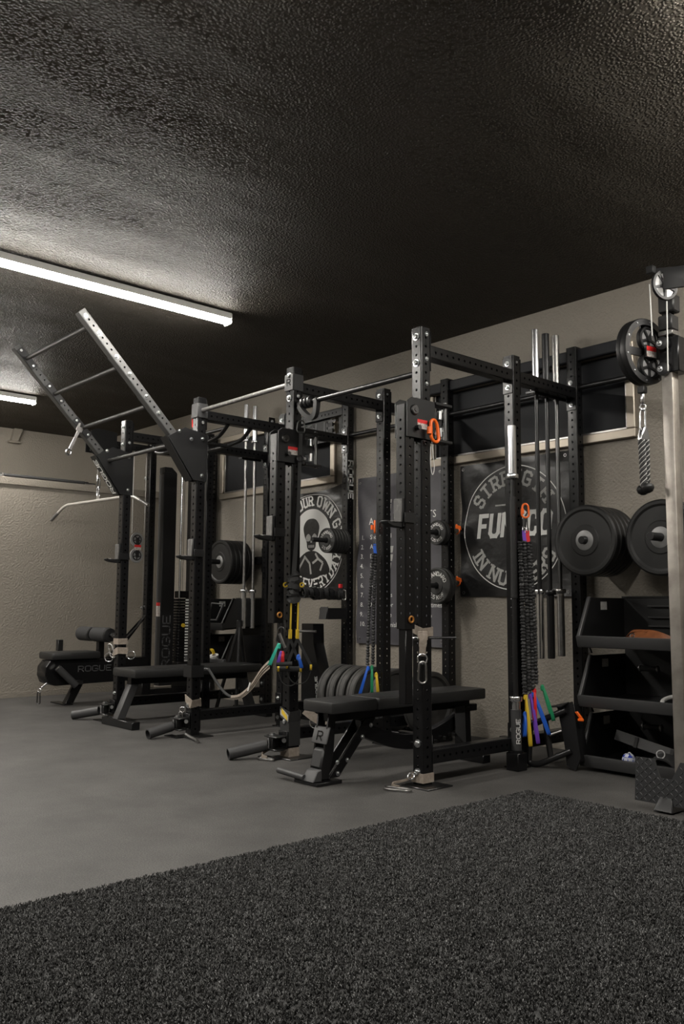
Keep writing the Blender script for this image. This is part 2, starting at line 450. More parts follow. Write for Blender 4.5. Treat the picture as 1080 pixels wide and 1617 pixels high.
def letter_mesh(mb, text, fn, height, align='c', **kw):
    """fn(u, v) -> 3D point; u along the line in metres from the anchor, v up"""
    W, gl = glyphs(text, **kw); off = -W / 2 if align == 'c' else 0
    for x, w, quads in gl:
        for i, q in enumerate(quads):
            mb.poly([fn((off + x + p.x) * height, p.y * height) for p in q])
def flat_text(name, text, o, eu, ev, height, m, parent, align='c', **kw):
    o, eu, ev = Vector(o), Vector(eu), Vector(ev); mb = MB()
    letter_mesh(mb, text, lambda u, v: o + eu * u + ev * v, height, align, **kw)
    return part(name, mb, m, parent, smooth=False)
def arc_letters(mb, text, c, R, mid_deg, height, fn, up=True, **kw):
    """letters round a circle centred on c (2D); fn maps 2D to 3D"""
    W, gl = glyphs(text, **kw); W *= height
    for x, w, quads in gl:
        for q in quads:
            P = []
            xc = (x + w / 2) * height - W / 2
            for p in q:
                du = (p.x - w / 2) * height; dv = p.y * height
                if up:
                    a = math.radians(mid_deg) - xc / (R + height * 0.4); er = Vector((math.cos(a), math.sin(a))); et = Vector((math.sin(a), -math.cos(a)))
                    P.append(fn(Vector(c) + er * (R + dv) + et * du))
                else:
                    a = math.radians(mid_deg) + xc / (R - height * 0.4); er = Vector((math.cos(a), math.sin(a))); et = Vector((-math.sin(a), math.cos(a)))
                    P.append(fn(Vector(c) + er * (R - dv) + et * du))
            mb.poly(P)

# ================================================================== SETTING
WY = 1.65; ZC = 3.11
W1 = (-4.46, -2.60, 2.075, 2.74); W2 = (-1.45, 0.385, 2.075, 2.72)      # window openings x0 x1 z0 z1
struct('floor', MB().box(-7.5, 6.5, -8.0, 1.8, -0.1, 0.0), 'floor')
struct('ceiling', MB().box(-7.5, 6.5, -8.0, 1.8, ZC, ZC + 0.1), 'ceiling')
wb = MB()
xs = [-7.5, W1[0], W1[1], W2[0], W2[1], 6.5]
for i, (a, b) in enumerate(zip(xs[:-1], xs[1:])):
    w = {1: W1, 3: W2}.get(i)
    if w: wb.box(a, b, WY, WY + 0.15, 0, w[2]); wb.box(a, b, WY, WY + 0.15, w[3], ZC)
    else: wb.box(a, b, WY, WY + 0.15, 0, ZC)
struct('wall_back', wb, 'wall')
struct('wall_left', MB().box(-7.48, -7.33, -8.0, WY, 0, ZC), 'wall')
struct('wall_right', MB().box(6.3, 6.45, -8.0, WY, 0, ZC), 'wall')
struct('wall_front', MB().box(-7.33, 6.3, -8.0, -7.85, 0, ZC), 'wall')
struct('wall_closet', MB().box(-7.33, -5.79, -8.0 + 0.15, WY, 0, 2.205), 'wall')
struct('trim_1', MB().box(-7.33, -5.775, -8.0 + 0.15, WY, 2.208, 2.285, 0.003), 'wallcap')
struct('baseboard_back', MB().box(-5.78, 6.3, WY - 0.004, WY, 0, 0.075, 0.0015), 'wallcap')
struct('baseboard_left', MB().box(-5.79, -5.786, -7.8, WY - 0.005, 0, 0.06, 0.0015), 'wallcap')

def window(n, w):
    x0, x1, z0, z1 = w
    y = WY - 0.035
    fr = MB(); k = 0.062
    fr.box(x0, x1, y, WY + 0.1, z0, z0 + k, 0.006); fr.box(x0, x1, y, WY + 0.1, z1 - k, z1, 0.006)
    fr.box(x0, x0 + k, y, WY + 0.1, z0 + k, z1 - k, 0.006); fr.box(x1 - k, x1, y, WY + 0.1, z0 + k, z1 - k, 0.006)
    t = struct('window_%d' % n, fr, 'frame')
    xm = (x0 + x1) / 2
    part('inner_frame', (lambda m: (m.box(x0 + k, x1 - k, y + 0.02, WY + 0.08, z0 + k, z0 + k + 0.016, 0.003),
         m.box(x0 + k, x0 + k + 0.016, y + 0.02, WY + 0.08, z0 + k, z1 - k, 0.003), m.box(x1 - k - 0.016, x1 - k, y + 0.02, WY + 0.08, z0 + k, z1 - k, 0.003),
         m)[-1])(MB()), 'steel', t)
    part('pane', MB().box(x0 + k, x1 - k, WY + 0.085, WY + 0.091, z0 + k, z1 - k), 'pane', t, smooth=False)
    part('blind', MB().box(x0 + k + 0.002, x1 - k - 0.002, WY + 0.012, WY + 0.016, z0 + k + 0.001, z1 - k), 'blind', t, smooth=False)
    return t
win1 = window(1, W1); win2 = window(2, W2)
part('blind_cassette', MB().box(-1.47, 0.30, WY - 0.085, WY - 0.036, 2.655, 2.735, 0.008), 'blind', win2)

# ---- turf with standing pile
def turf():
    x0, x1, y0, y1 = 0.445, 6.2, -7.0, 0.325
    mb = MB(); mb.box(x0, x1, y0, y1, 0.001, 0.008, 0.002)
    o = solo('artificial_turf', mb, 'turfbase', 'black short-pile turf strip laid over the grey rubber floor', 'turf', kind='stuff')
    gx0, gx1, gy0, gy1 = x0, 4.0, -3.7, y1
    ng = bpy.data.node_groups.new('pile', 'GeometryNodeTree')
    ng.interface.new_socket('Geometry', in_out='INPUT', socket_type='NodeSocketGeometry')
    ng.interface.new_socket('Geometry', in_out='OUTPUT', socket_type='NodeSocketGeometry')
    N = ng.nodes.new; L = ng.links.new
    gi, go = N('NodeGroupInput'), N('NodeGroupOutput')
    grid = N('GeometryNodeMeshGrid'); grid.inputs['Size X'].default_value = gx1 - gx0; grid.inputs['Size Y'].default_value = gy1 - gy0
    grid.inputs['Vertices X'].default_value = 8; grid.inputs['Vertices Y'].default_value = 8
    tr = N('GeometryNodeTransform'); tr.inputs['Translation'].default_value = ((gx0 + gx1) / 2, (gy0 + gy1) / 2, 0.006)
    L(grid.outputs['Mesh'], tr.inputs['Geometry'])
    dp = N('GeometryNodeDistributePointsOnFaces'); dp.inputs['Density'].default_value = 15000; dp.inputs['Seed'].default_value = 3
    L(tr.outputs['Geometry'], dp.inputs['Mesh'])
    jn = N('GeometryNodeJoinGeometry')
    rnd = random.Random(5)
    for k in range(6):
        c = N('GeometryNodeMeshCone'); c.inputs['Vertices'].default_value = 3; c.fill_type = 'NONE'
        c.inputs['Radius Top'].default_value = 0.0012; c.inputs['Radius Bottom'].default_value = 0.0019; c.inputs['Depth'].default_value = rnd.uniform(0.007, 0.012)
        t2 = N('GeometryNodeTransform'); a = k * 1.05 + rnd.random()
        t2.inputs['Translation'].default_value = (math.cos(a) * 0.0034, math.sin(a) * 0.0034, 0)
        t2.inputs['Rotation'].default_value = (rnd.uniform(-0.75, 0.75), rnd.uniform(-0.75, 0.75), rnd.random() * 6)
        L(c.outputs['Mesh'], t2.inputs['Geometry']); L(t2.outputs['Geometry'], jn.inputs['Geometry'])
    sm = N('GeometryNodeSetMaterial'); sm.inputs['Material'].default_value = M['pile']
    L(jn.outputs['Geometry'], sm.inputs['Geometry'])
    ip = N('GeometryNodeInstanceOnPoints')
    L(dp.outputs['Points'], ip.inputs['Points']); L(sm.outputs['Geometry'], ip.inputs['Instance'])
    rv = N('FunctionNodeRandomValue'); rv.data_type = 'FLOAT_VECTOR'
    rv.inputs[0].default_value = (-0.35, -0.35, 0); rv.inputs[1].default_value = (0.35, 0.35, 6.28)
    L(rv.outputs[0], ip.inputs['Rotation'])
    rs = N('FunctionNodeRandomValue'); rs.data_type = 'FLOAT'; rs.inputs[2].default_value = 0.7; rs.inputs[3].default_value = 1.25
    L(rs.outputs[1], ip.inputs['Scale'])
    j2 = N('GeometryNodeJoinGeometry')
    L(gi.outputs[0], j2.inputs['Geometry']); L(ip.outputs['Instances'], j2.inputs['Geometry']); L(j2.outputs['Geometry'], go.inputs[0])
    md = o.modifiers.new('pile', 'NODES'); md.node_group = ng
turf()

# ---- ceiling battens
def batten(x, ya, yb, label, group=None):
    t = thing('batten_light', label, 'ceiling light', (x, ya, ZC), group)
    part('housing', MB().box(x - 0.045, x + 0.045, yb, ya, ZC - 0.060, ZC - 0.010, 0.004), 'housing', t)
    mb = MB(); n = 9; prof = []
    for k in range(n):
        a = PI * k / (n - 1); prof.append((x + 0.045 * math.cos(a), ZC - 0.058 - 0.030 * math.sin(a)))
    mb.prism([(px, yb + 0.012, pz) for px, pz in prof], (0, ya - yb - 0.024, 0))
    part('diffuser', mb, 'lamp', t)
    for y0, y1 in ((yb - 0.004, yb + 0.012), (ya - 0.012, ya + 0.004)):
        part('end_cap', MB().box(x - 0.052, x + 0.052, y0, y1, ZC - 0.093, ZC - 0.012, 0.008), 'housing', t)
    for y in (ya - 0.4, yb + 0.4):
        part('mount_clip', MB().box(x - 0.02, x + 0.02, y - 0.015, y + 0.015, ZC - 0.012, ZC), 'housing', t)
LB = ['long glowing white LED batten on the dark ceiling, above the slanted ladder', 'far white LED batten light on the ceiling near the left wall',
      'white LED batten out of view to the right, above the bins and cable machine', 'white LED batten out of view, continuing the one above the ladder',
      'white LED batten out of view overhead, above the black turf', 'white LED batten out of view, continuing the far one near the left wall']
for (x, ya, yb), lb in zip(BATTENS, LB): batten(x, ya, yb, lb, 'LED battens on the ceiling')

# small conduit cover high on the left wall
mb = MB(); mb.hexa([(-7.33, 0.44, 2.95), (-7.27, 0.44, 2.95), (-7.27, 0.53, 2.95), (-7.33, 0.53, 2.95), (-7.33, 0.47, 3.108), (-7.26, 0.47, 3.108), (-7.26, 0.58, 3.108), (-7.33, 0.58, 3.108)], 0.006)
t = thing('conduit_cover', 'small beige conduit cover high on the left wall under the ceiling', 'cable cover', (-7.3, 0.5, 2.95))
part('cover', mb, 'wall', t); part('base_flange', MB().box(-7.33, -7.262, 0.41, 0.56, 2.925, 2.95, 0.004), 'wallcap', t)

# ================================================================== RIG
S = 0.0762
SX = {'A': -3.499, 'B': -2.333, 'C': -1.166, 'D': 0.0, 'E': 1.166}
Y0, Y1, Y2 = 0.0, 0.84, 1.538
ZT = 2.42; ZB = 0.15
def perf_tube(L, w=S, pitch=0.0508, hr=0.0081, start=0.05, ch=0.007, faces=(0, 1, 2, 3), caps=True):
    """square tube along +Z from 0 to L with rows of round holes"""
    mb = MB(); h = w / 2; fw = h - ch
    n = int((L - 2 * start + 1e-6) // pitch) + 1; zs = [start + k * pitch for k in range(n)]
    for fi in range(4):
        R = Matrix.Rotation(fi * PI / 2, 4, 'Z'); mb.M = R
        # local face at y=-h, x from -fw..fw, normal -y
        edge = []
        z = 0.0
        spans = []
        if fi in faces:
            a = zs[0] - pitch / 2; b = zs[-1] + pitch / 2
            a = max(a, 0.0); b = min(b, L)
            spans = [(0, a), (b, L)]
            bounds = [a] + [(zs[i] + zs[i + 1]) / 2 for i in range(n - 1)] + [b]
            for i, zc in enumerate(zs):
                z0, z1 = bounds[i], bounds[i + 1]
                out = [(-fw, z0), (0, z0), (fw, z0), (fw, zc), (fw, z1), (0, z1), (-fw, z1), (-fw, zc)]
                ang = [225, 270, 315, 0, 45, 90, 135, 180]
                inn = [(hr * math.cos(math.radians(g)), zc + hr * math.sin(math.radians(g))) for g in ang]
                vo = [mb.v((x, -h, zz)) for x, zz in out]; vi = [mb.v((x, -h, zz)) for x, zz in inn]; vd = [mb.v((x, -h + 0.005, zz)) for x, zz in inn]
                for k in range(8):
                    k2 = (k + 1) % 8
                    mb.f([vo[k], vo[k2], vi[k2], vi[k]]); mb.f([vi[k], vi[k2], vd[k2], vd[k]])
        else: spans = [(0, L)]
        for a, b in spans:
            if b - a > 1e-4: mb.poly([(-fw, -h, a), (fw, -h, a), (fw, -h, b), (-fw, -h, b)])
        c = ch * 0.3
        mb.poly([(fw, -h, 0), (h - c, -h + c, 0), (h - c, -h + c, L), (fw, -h, L)])
        mb.poly([(h - c, -h + c, 0), (h, -fw, 0), (h, -fw, L), (h - c, -h + c, L)])
    mb.M = Matrix.Identity(4)
    if caps:
        for z in (0.0, L):
            mb.poly([(-fw, -h, z), (fw, -h, z), (h, -fw, z), (h, fw, z), (fw, h, z), (-fw, h, z), (-h, fw, z), (-h, -fw, z)])
    me = mb.bm
    bmesh.ops.remove_doubles(me, verts=me.verts, dist=1e-5)
    mesh = bpy.data.meshes.new('perforated_tube'); me.to_mesh(mesh); me.free()
    mesh.materials.append(M['powder'])
    return mesh
def bolt_mesh():
    mb = MB()
    mb.lathe([(0.0165, 0), (0.0165, 0.003), (0.0105, 0.0032), (0.0105, 0.011), (0.0085, 0.0125), (0.005, 0.0125), (0.004, 0.008), (0, 0.008)], seg=12)
    me = mb.mesh('bolt'); me.materials.append(M['zinc']); return me
BOLT = bolt_mesh()
def bolt(p, d, parent, s=1.0, name='bolt'):
    q = Vector((0, 0, 1)).rotation_difference(Vector(d).normalized())
    return placed(name, BOLT, Matrix.Translation(p) @ q.to_matrix().to_4x4() @ Matrix.Scale(s, 4), parent)
rig = thing('power_rack', 'black perforated steel multi-bay power rack bolted together along the window wall', 'power rack', (0, 0, 0))
UP = {}
TUBES = {L: perf_tube(L) for L in (2.547, 2.744)}
def upright(s, row):
    y = (Y0, Y1, Y2)[row]; L = 2.744 if row == 2 else 2.547
    o = placed('upright', TUBES[L], T(SX[s] - S / 2, y + S / 2, 0.004), rig)
    UP[s + str(row)] = o
    return o
for s in 'ABCD':
    for r in range(3): upright(s, r)
upright('E', 2)
XF = lambda s: SX[s] - S / 2
TUB2 = {}
def beam(p0, p1, name='crossmember', flange=True, bolts=True, w=S, holes=(1, 3)):
    """horizontal tube between two faces, with bolt flanges at both ends"""
    p0, p1 = Vector(p0), Vector(p1); d = p1 - p0; L = round(d.length, 3)
    key = (L, holes)
    if key not in TUB2: TUB2[key] = perf_tube(L, w, start=0.045, faces=holes)
    dz = d.normalized(); up = Vector((0, 0, 1)); ex = dz.cross(up).normalized()
    mx = Matrix((ex, dz.cross(ex), dz)).transposed().to_4x4(); mx.translation = p0
    o = placed(name, TUB2[key], mx, rig)
    inv = mx.inverted()
    if flange:
        for q, sg in ((p0, 1), (p1, -1)):
            c = q + dz * 0.004 * sg; side = dz.cross(up).normalized()
            f = MB(); a = side * 0.037; b = up * 0.115; t2 = dz * 0.004
            f.hexa([c - a - b - t2, c + a - b - t2, c + a - b + t2, c - a - b + t2, c - a + b - t2, c + a + b - t2, c + a + b + t2, c - a + b + t2], 0.0015)
            part_on(o, 'flange', f, 'powder', inv)
            for k in (-1, 1):
                if bolts:
                    pb = q + up * 0.0762 * k + dz * 0.008 * sg; bolt_on(o, pb, dz * sg, inv)
    return o
def part_on(o, name, mb, m, inv):
    """sub-part in world coordinates on a rotated part"""
    me = mb.mesh(name); me.materials.append(M[m]); c = _link(name, me, o); c.matrix_local = inv; WORLD[c.name] = Vector((0, 0, 0)); return c
def bolt_on(o, p, d, inv, s=1.0):
    q = Vector((0, 0, 1)).rotation_difference(Vector(d).normalized())
    c = _link('bolt', BOLT, o); c.matrix_local = inv @ (Matrix.Translation(p) @ q.to_matrix().to_4x4() @ Matrix.Scale(s, 4)); return c
for s in 'ABCD':
    x = XF(s)
    for z in (ZT, ZB):
        beam((x, Y0 + S, z), (x, Y1, z)); beam((x, Y1 + S, z), (x, Y2, z))
    for z in (ZT, ZB):
        for k in (-1, 1):
            if s in 'CD' or (s == 'B' and z == ZB): bolt((x, Y0, z + 0.0762 * k), (0, -1, 0), UP[s + '0'], 1.35)
            elif s == 'A': bolt((x, Y0, z + 0.0762 * k), (0, -1, 0), UP[s + '0'])
    for zz in ((2.515, 2.37, 2.225) if s == 'D' else (2.36,)):
        bolt((SX[s], Y0 + 0.045, zz), (1, 0, 0), UP[s + '0'], 0.75)
    bolt((SX[s] + 0.0, Y1 + 0.04, 2.51), (1, 0, 0), UP[s + '1'], 0.5)
    # base plate under each front upright
    part('base_plate', MB().box(SX[s] - S - 0.03, SX[s] + 0.09, -0.06, 0.14, 0.0, 0.008, 0.002), 'darksteel', UP[s + '0'])
    part('top_cap', MB().box(SX[s] - S + 0.004, SX[s] - 0.004, 0.004, S - 0.004, 2.55, 2.556, 0.002), 'plastic', UP[s + '0'])
    for r in (1, 2):
        yy = (Y1, Y2)[r - 1]
        part('base_plate', MB().box(SX[s] - S - 0.02, SX[s] + 0.02, yy - 0.02, yy + S + 0.02, 0.0, 0.008, 0.002), 'powder', UP[s + str(r)])
# rear pipes, plate storage beams
for a, b in (('A', 'B'), ('B', 'C'), ('C', 'D'), ('D', 'E')):
    part('rear_pipe', MB().cyl((SX[a], 1.576, 2.465), (SX[b] - S, 1.576, 2.465), 0.018, seg=14), 'blackbar', rig)
beam((SX['D'], 1.576, 1.386), (SX['E'] - S, 1.576, 1.386), name='storage_beam')
beam((-4.50, 1.576, 1.40), (SX['A'] - S, 1.576, 1.40), name='storage_beam')
placed('upright', TUBES[2.744], T(-4.50 - S / 2, Y2 + S / 2, 0.004), rig)
# name plate between the rear uprights of two bays
xa, xb = SX['A'], SX['B'] - S
beam((xa, 1.576, 2.69), (xb, 1.576, 2.69), name='header_beam', holes=(1, 3))
mb = MB(); y = 1.545
mb.box(xa + 0.01, xb - 0.22, y, y + 0.006, 2.44, 2.64, 0.001); mb.box(xb - 0.22, xb - 0.005, y, y + 0.006, 2.44, 2.50, 0.001)
mb.box(xb - 0.05, xb - 0.005, y, y + 0.006, 2.50, 2.64, 0.001); mb.box(xb - 0.22, xb - 0.14, y, y + 0.006, 2.50, 2.64, 0.001)
npl = part('name_plate', mb, 'satin', rig)
flat_text('lettering', 'ROGUE', (-2.88, y - 0.002, 2.505), (1, 0, 0), (0, 0, 1), 0.115, 'greyprint', npl, t=0.17, wide=1.35, gap=0.34)
# pull-up bars along the front
br = MB(); br.cyl((SX['B'] + 0.012, 0.035, 2.452), (SX['C'] - S - 0.012, 0.035, 2.452), 0.0165, seg=16)
part('pull_up_bar', br, 'knurl', rig, label='worn grey pull-up bar')
for s in 'BC':
    x = SX[s]; e = 0.007
    m_ = MB()
    for z0, z1 in ((2.395, 2.505),):
        m_.box(x - S - e, x + e, -e - 0.001, -0.0005, z0, z1, 0.002); m_.box(x + 0.0005, x + e, -0.0005, S + e, z0, z1, 0.002); m_.box(x - S - e, x - S - 0.0005, -0.0005, S + e, z0, z1, 0.002)
    bk = part('bar_bracket', m_, 'texgrey', rig)
    if s == 'C': flat_text('lettering', 'R', (x - S / 2, -0.0095, 2.43), (1, 0, 0), (0, 0, 1), 0.04, 'powder', bk, t=0.18, wide=1.2)
part('tag', MB().box(SX['B'] - S - 0.012, SX['B'] - S - 0.0075, 0.0, 0.05, 2.33, 2.50), 'redlabel', UP['B0'], label='small red tag')
part('pull_up_bar', MB().cyl((SX['C'] + 0.01, 0.04, 2.297), (SX['D'] - S - 0.008, 0.04, 2.297), 0.017, seg=16), 'blackbar', rig, label='black globe-grip pull-up bar')
gl = MB()
for k in range(3):
    gl = MB(); gl.lathe([(0.0, 0), (0.03, 0), (0.038, 0.006), (0.04, 0.016), (0.038, 0.026), (0.03, 0.032), (0, 0.032)], (SX['C'] + 0.055 + 0.036 * k, 0.04, 2.297), (1, 0, 0), 16)
    part('grip_ring', gl, 'blackbar', rig)
lp = smooth_path([(-1.13, 0.03, 2.285), (-1.08, 0.02, 2.235), (-1.01, 0.02, 2.185), (-0.965, 0.025, 2.20), (-0.955, 0.03, 2.27), (-0.965, 0.035, 2.30)], 5)
part('loop_handle', MB().ribbon(lp, (0, 1, 0.2), 0.032, 0.034), 'blackweb', rig)
part('pull_up_bar', MB().cyl((SX['A'] + 0.008, 0.30, 2.36), (SX['B'] - S, 0.30, 2.36), 0.014), 'blackbar', rig)
# multi-grip handles between two bays
for y, x2 in ((0.30, -2.60), (0.52, -2.66)):
    pts = bend([(-2.371, y, 2.385), (-2.45, y - 0.02, 2.30), (x2, y - 0.05, 2.265), (-3.3, y - 0.05, 2.265), (-3.46, y - 0.02, 2.30), (-3.53, y, 2.385)], 0.06)
    part('multi_grip_bar', MB().tube(pts, 0.0165, 10), 'blackbar', rig)
for x in (-2.62, -3.05):
    part('multi_grip_bar', MB().cyl((x, 0.25, 2.265), (x, 0.47, 2.265), 0.0155, seg=12), 'blackbar', rig)
# ---- slanted ladder on the front
ang = Vector((0, -0.699, 0.715)).normalized(); nrm = Vector((0, 0.715, 0.699)).normalized()
Lr = 1.105; RT = (0.985, 0.635, 0.285, -0.065)
for s in 'AB':
    xr = SX[s] - 0.008 if s == 'A' else SX[s] - 0.008
    o = Vector((xr - 0.03, -0.19, 2.227))
    key = ('rail', 1)
    if key not in TUB2: TUB2[key] = perf_tube(Lr, 0.064, start=0.06, faces=(1, 3)); TUB2[key].materials.clear(); TUB2[key].materials.append(M['railgrey'])
    mx = Matrix((Vector((1, 0, 0)), ang.cross(Vector((1, 0, 0))), ang)).transposed().to_4x4(); mx.translation = o
    rail = placed('ladder_rail', TUB2[key], mx, rig, label='slanted grey ladder rail'); inv = mx.inverted()
    rail_face = xr + 0.002
    for t_ in (0.21, 0.36, 0.56, 0.71, 0.91, 1.06):
        bolt_on(rail, o + ang * t_ + Vector((0.032, 0, 0)), (1, 0, 0), inv, 1.05)
    # gusset: two side plates and a folded diagonal flange
    prof = [(0.085, 2.262), (-0.115, 2.30), (-0.26, 2.215), (-0.035, 1.905), (0.085, 1.90)]
    g = MB()
    for xx in (SX[s] + 0.001, SX[s] - S - 0.008):
        g.prism([(xx, a, b) for a, b in prof], (0.007, 0, 0), 0.0012)
    gp = part('ladder_gusset', g, 'satin', rig)
    a0 = Vector((0, -0.268, 2.213)); a1 = Vector((0, -0.045, 1.903)); dd = (a1 - a0).normalized(); nn = Vector((0, -dd.z, dd.y))
    if nn.y > 0: nn = -nn
    fl = MB(); p = [Vector((SX[s] - S - 0.008, 0, 0)) + a0, Vector((SX[s] + 0.008, 0, 0)) + a0, Vector((SX[s] + 0.008, 0, 0)) + a1, Vector((SX[s] - S - 0.008, 0, 0)) + a1]
    fl.prism(p, nn * 0.006); fo = part('gusset_flange', fl, 'satin', gp)
    if s == 'A':
        base = Vector((SX[s] - 0.018, 0, 0)) + a1 + nn * 0.0075 - dd * 0.02
        flat_text('lettering', 'ROGUE', base, -dd, Vector((-1, 0, 0)), 0.050, 'white', gp, align='l', t=0.24, wide=1.35, gap=0.34)
    for yb, zb in ((0.04, 2.23), (0.04, 1.945), (-0.06, 2.215), (-0.165, 2.262)):
        bolt((SX[s] + 0.0085, yb, zb), (1, 0, 0), gp, 0.9)
for (y, z) in [(-0.19 + ang.y * q, 2.227 + ang.z * q) for q in RT]:
    part('ladder_rung', MB().cyl((SX['A'] - 0.01, y, z), (SX['B'] - 0.07, y, z), 0.0165, seg=14), 'rung', rig, label='dark grey ladder rung')
    for x in (SX['A'] - 0.004, SX['B'] - 0.076):
        c = Vector((x, y, z)); m_ = MB(); a = ang * 0.095; b = nrm * 0.03; t2 = Vector((0.004, 0, 0))
        m_.hexa([c - a - b - t2, c + a - b - t2, c + a + b - t2, c - a + b - t2, c - a - b + t2, c + a - b + t2, c + a + b + t2, c - a + b + t2], 0.001)
        part('rung_flange', m_, 'satin', rig)
# vertical lettering on a rear upright
flat_text('lettering', 'ROGUE', (SX['B'] + 0.0015, 1.550, 2.235), (0, 0, -1), (0, 1, 0), 0.052, 'white', UP['B2'], align='l', t=0.25, wide=1.35, gap=0.34)

# ================================================================== THINGS ON THE RIG
def cable_column(s, zb, label, inner):
    x1 = SX[s] + 0.0; x0 = x1 - S; t = thing('cable_column', label, 'cable column', (x1 - S / 2, -0.09, zb))
    L = round(2.085 - zb, 3)
    tube = placed('column_tube', perf_tube(L, 0.074, start=0.085), T(x1 - S / 2, -0.092, zb), t)
    for xx in (x1 + 0.003, x0 - 0.011):
        part('mount_plate', MB().prism([(xx, -0.125, 1.90), (xx, 0.10, 1.90), (xx, 0.10, 2.125), (xx, -0.09, 2.125), (xx, -0.125, 2.10)], (0.008, 0, 0), 0.0015), 'satin', t)
    xk = x1 + 0.011
    part('knob', MB().lathe([(0.03, 0), (0.03, 0.006), (0.024, 0.012), (0.012, 0.012), (0.010, 0.016), (0, 0.016)], (xk, -0.07, 2.055), (1, 0, 0), 20), 'darksteel', t)
    lb = part('warning_sticker', MB().box(xk, xk + 0.001, -0.045, 0.035, 1.955, 2.005), 'sticker', t, smooth=False, label='small red and white sticker')
    part('sticker_band', MB().box(xk + 0.001, xk + 0.0018, -0.045, 0.035, 1.987, 2.007), 'redlabel', lb, smooth=False)
    part('pull_pin', MB().cyl((xk, -0.055, 1.955), (xk + 0.03, -0.055, 1.955), 0.014), 'darksteel', t)
    part('pull_pin', MB().cyl((xk, 0.075, 1.935), (xk + 0.03, 0.075, 1.935), 0.010), 'zinc', t)
    # guide arms and rods behind the plate
    for z in (2.118, 1.905):
        part('guide_arm', MB().box(x1 - 0.05, x1 + 0.02, 0.10, 0.24, z - 0.008, z + 0.008, 0.002), 'satin', t)
    part('guide_rod', MB().cyl((x1 - 0.01, 0.21, 1.89), (x1 - 0.01, 0.21, 2.14), 0.011, seg=12), 'darksteel', t)
    for z in (2.06, 1.96):
        part('bush', MB().lathe([(0, 0), (0.014, 0), (0.014, 0.05), (0, 0.05)], (x1 - 0.01, 0.165, z - 0.025), (0, 0, 1), 12), 'zinc', t)
    part('pulley', MB().lathe([(0.0, -0.012), (0.05, -0.012), (0.052, -0.008), (0.044, 0), (0.052, 0.008), (0.05, 0.012), (0, 0.012)], (x1 - 0.03, 0.14, 2.03), (1, 0, 0), 20), 'plastic', t)
    r = MB(); r.torus((x1 + 0.005, -0.092, zb + 0.052), (1, 0, 0), 0.016, 0.0055, 18, 8)
    part('end_ring', r, 'brass', t, label='bronze coloured ring')
    if inner:
        part('inner_tube', MB().box(x1 - 0.066, x1 - 0.010, -0.12, -0.064, zb - inner, zb + 0.002, 0.004), 'powder', t)
    return t
cD = cable_column('D', 0.845, 'black perforated cable column in front of the tallest front upright, over the adjustable bench', 0.40)
cC = cable_column('C', 0.855, 'black perforated cable column beside the upright where the yellow trainer hangs', 0)
part('wire_loop', MB().tube(smooth_path([(0.03, 0.05, 1.90), (0.035, 0.055, 1.82), (0.04, 0.06, 1.74), (0.035, 0.05, 1.70), (0.03, 0.04, 1.76), (0.03, 0.042, 1.86)], 5), 0.0022, 6), 'whitecord', cD)
part('chain', MB().tube([(SX['C'] + 0.02, -0.06, 0.87), (SX['C'] + 0.03, -0.06, 0.80)], 0.005, 6), 'darksteel', cC)

def carabiner(p, ex, ez, L=0.09, W=0.045, r=0.005):
    """elongated ring: ez along its length, hung from p downwards"""
    p, ex, ez = Vector(p), Vector(ex).normalized(), Vector(ez).normalized(); pts = []
    for k in range(20):
        a = 2 * PI * k / 20; c, s_ = math.cos(a), math.sin(a)
        pts.append(p - ez * (L / 2) + ez * ((L / 2 - W / 2) * (1 if c > 0 else -1) + c * W / 2) * 1.0 + ex * s_ * W / 2 * (1.0 if c < 0 else 0.82))
    return MB().tube(pts, r, 8, closed=True)
t = thing('carabiner', 'large bright orange carabiner clipped below the sticker on the tallest front upright', 'carabiner', (0.04, 0.03, 1.98))
part('body', carabiner((0.045, 0.05, 2.01), (0, 1, 0), (0, -0.12, 1), 0.125, 0.065, 0.0095), 'orange', t)
part('gate_lock', MB().cyl((0.045, 0.015, 1.925), (0.045, 0.018, 1.965), 0.0145), 'orange', t)

def j_cup(s, yf, z, label, wide=0.066):
    x1 = SX[s] - 0.005; x0 = x1 - wide; t = thing('j_cup', label, 'J-cup', ((x0 + x1) / 2, yf, z), 'J-cups on the front uprights')
    zt = z + 0.145
    part('back_plate', MB().box(x0, x1, yf - 0.014, yf - 0.001, z - 0.012, zt, 0.002), 'satin', t)
    part('liner', MB().box(x0 + 0.002, x1 - 0.002, yf - 0.024, yf - 0.0142, z + 0.012, zt - 0.004, 0.003), 'liner', t, label='scuffed grey plastic liner')
    for xx in (x0 - 0.014, SX[s] + 0.003):
        part('side_plate', MB().box(xx, xx + 0.007, yf - 0.012, yf + 0.075, z + 0.01, z + 0.065, 0.0015), 'satin', t)
    prof = [(yf - 0.014, z - 0.018), (yf - 0.014, z + 0.010), (yf - 0.085, z + 0.004), (yf - 0.118, z + 0.018), (yf - 0.127, z + 0.014), (yf - 0.12, z + 0.0), (yf - 0.085, z - 0.012)]
    part('arm', MB().prism([(x0 + 0.006, a, b) for a, b in prof], (wide - 0.012, 0, 0), 0.002), 'satin', t)
    part('arm_liner', MB().box(x0 + 0.008, x1 - 0.008, yf - 0.085, yf - 0.026, z + 0.0095, z + 0.0165, 0.002), 'liner', t)
    part('peg', MB().cyl((x1 - wide / 2, yf - 0.001, z + 0.035), (x1 - wide / 2, yf + 0.02, z + 0.035), 0.008), 'zinc', t)
j_cup('A', -0.001, 1.335, 'black J-cup on the farthest left front upright, beside the double pulley')
j_cup('B', -0.001, 1.318, 'black J-cup on the front upright below the dark ladder gusset')
j_cup('C', -0.131, 1.40, 'black J-cup on the cable column left of the skull banner')
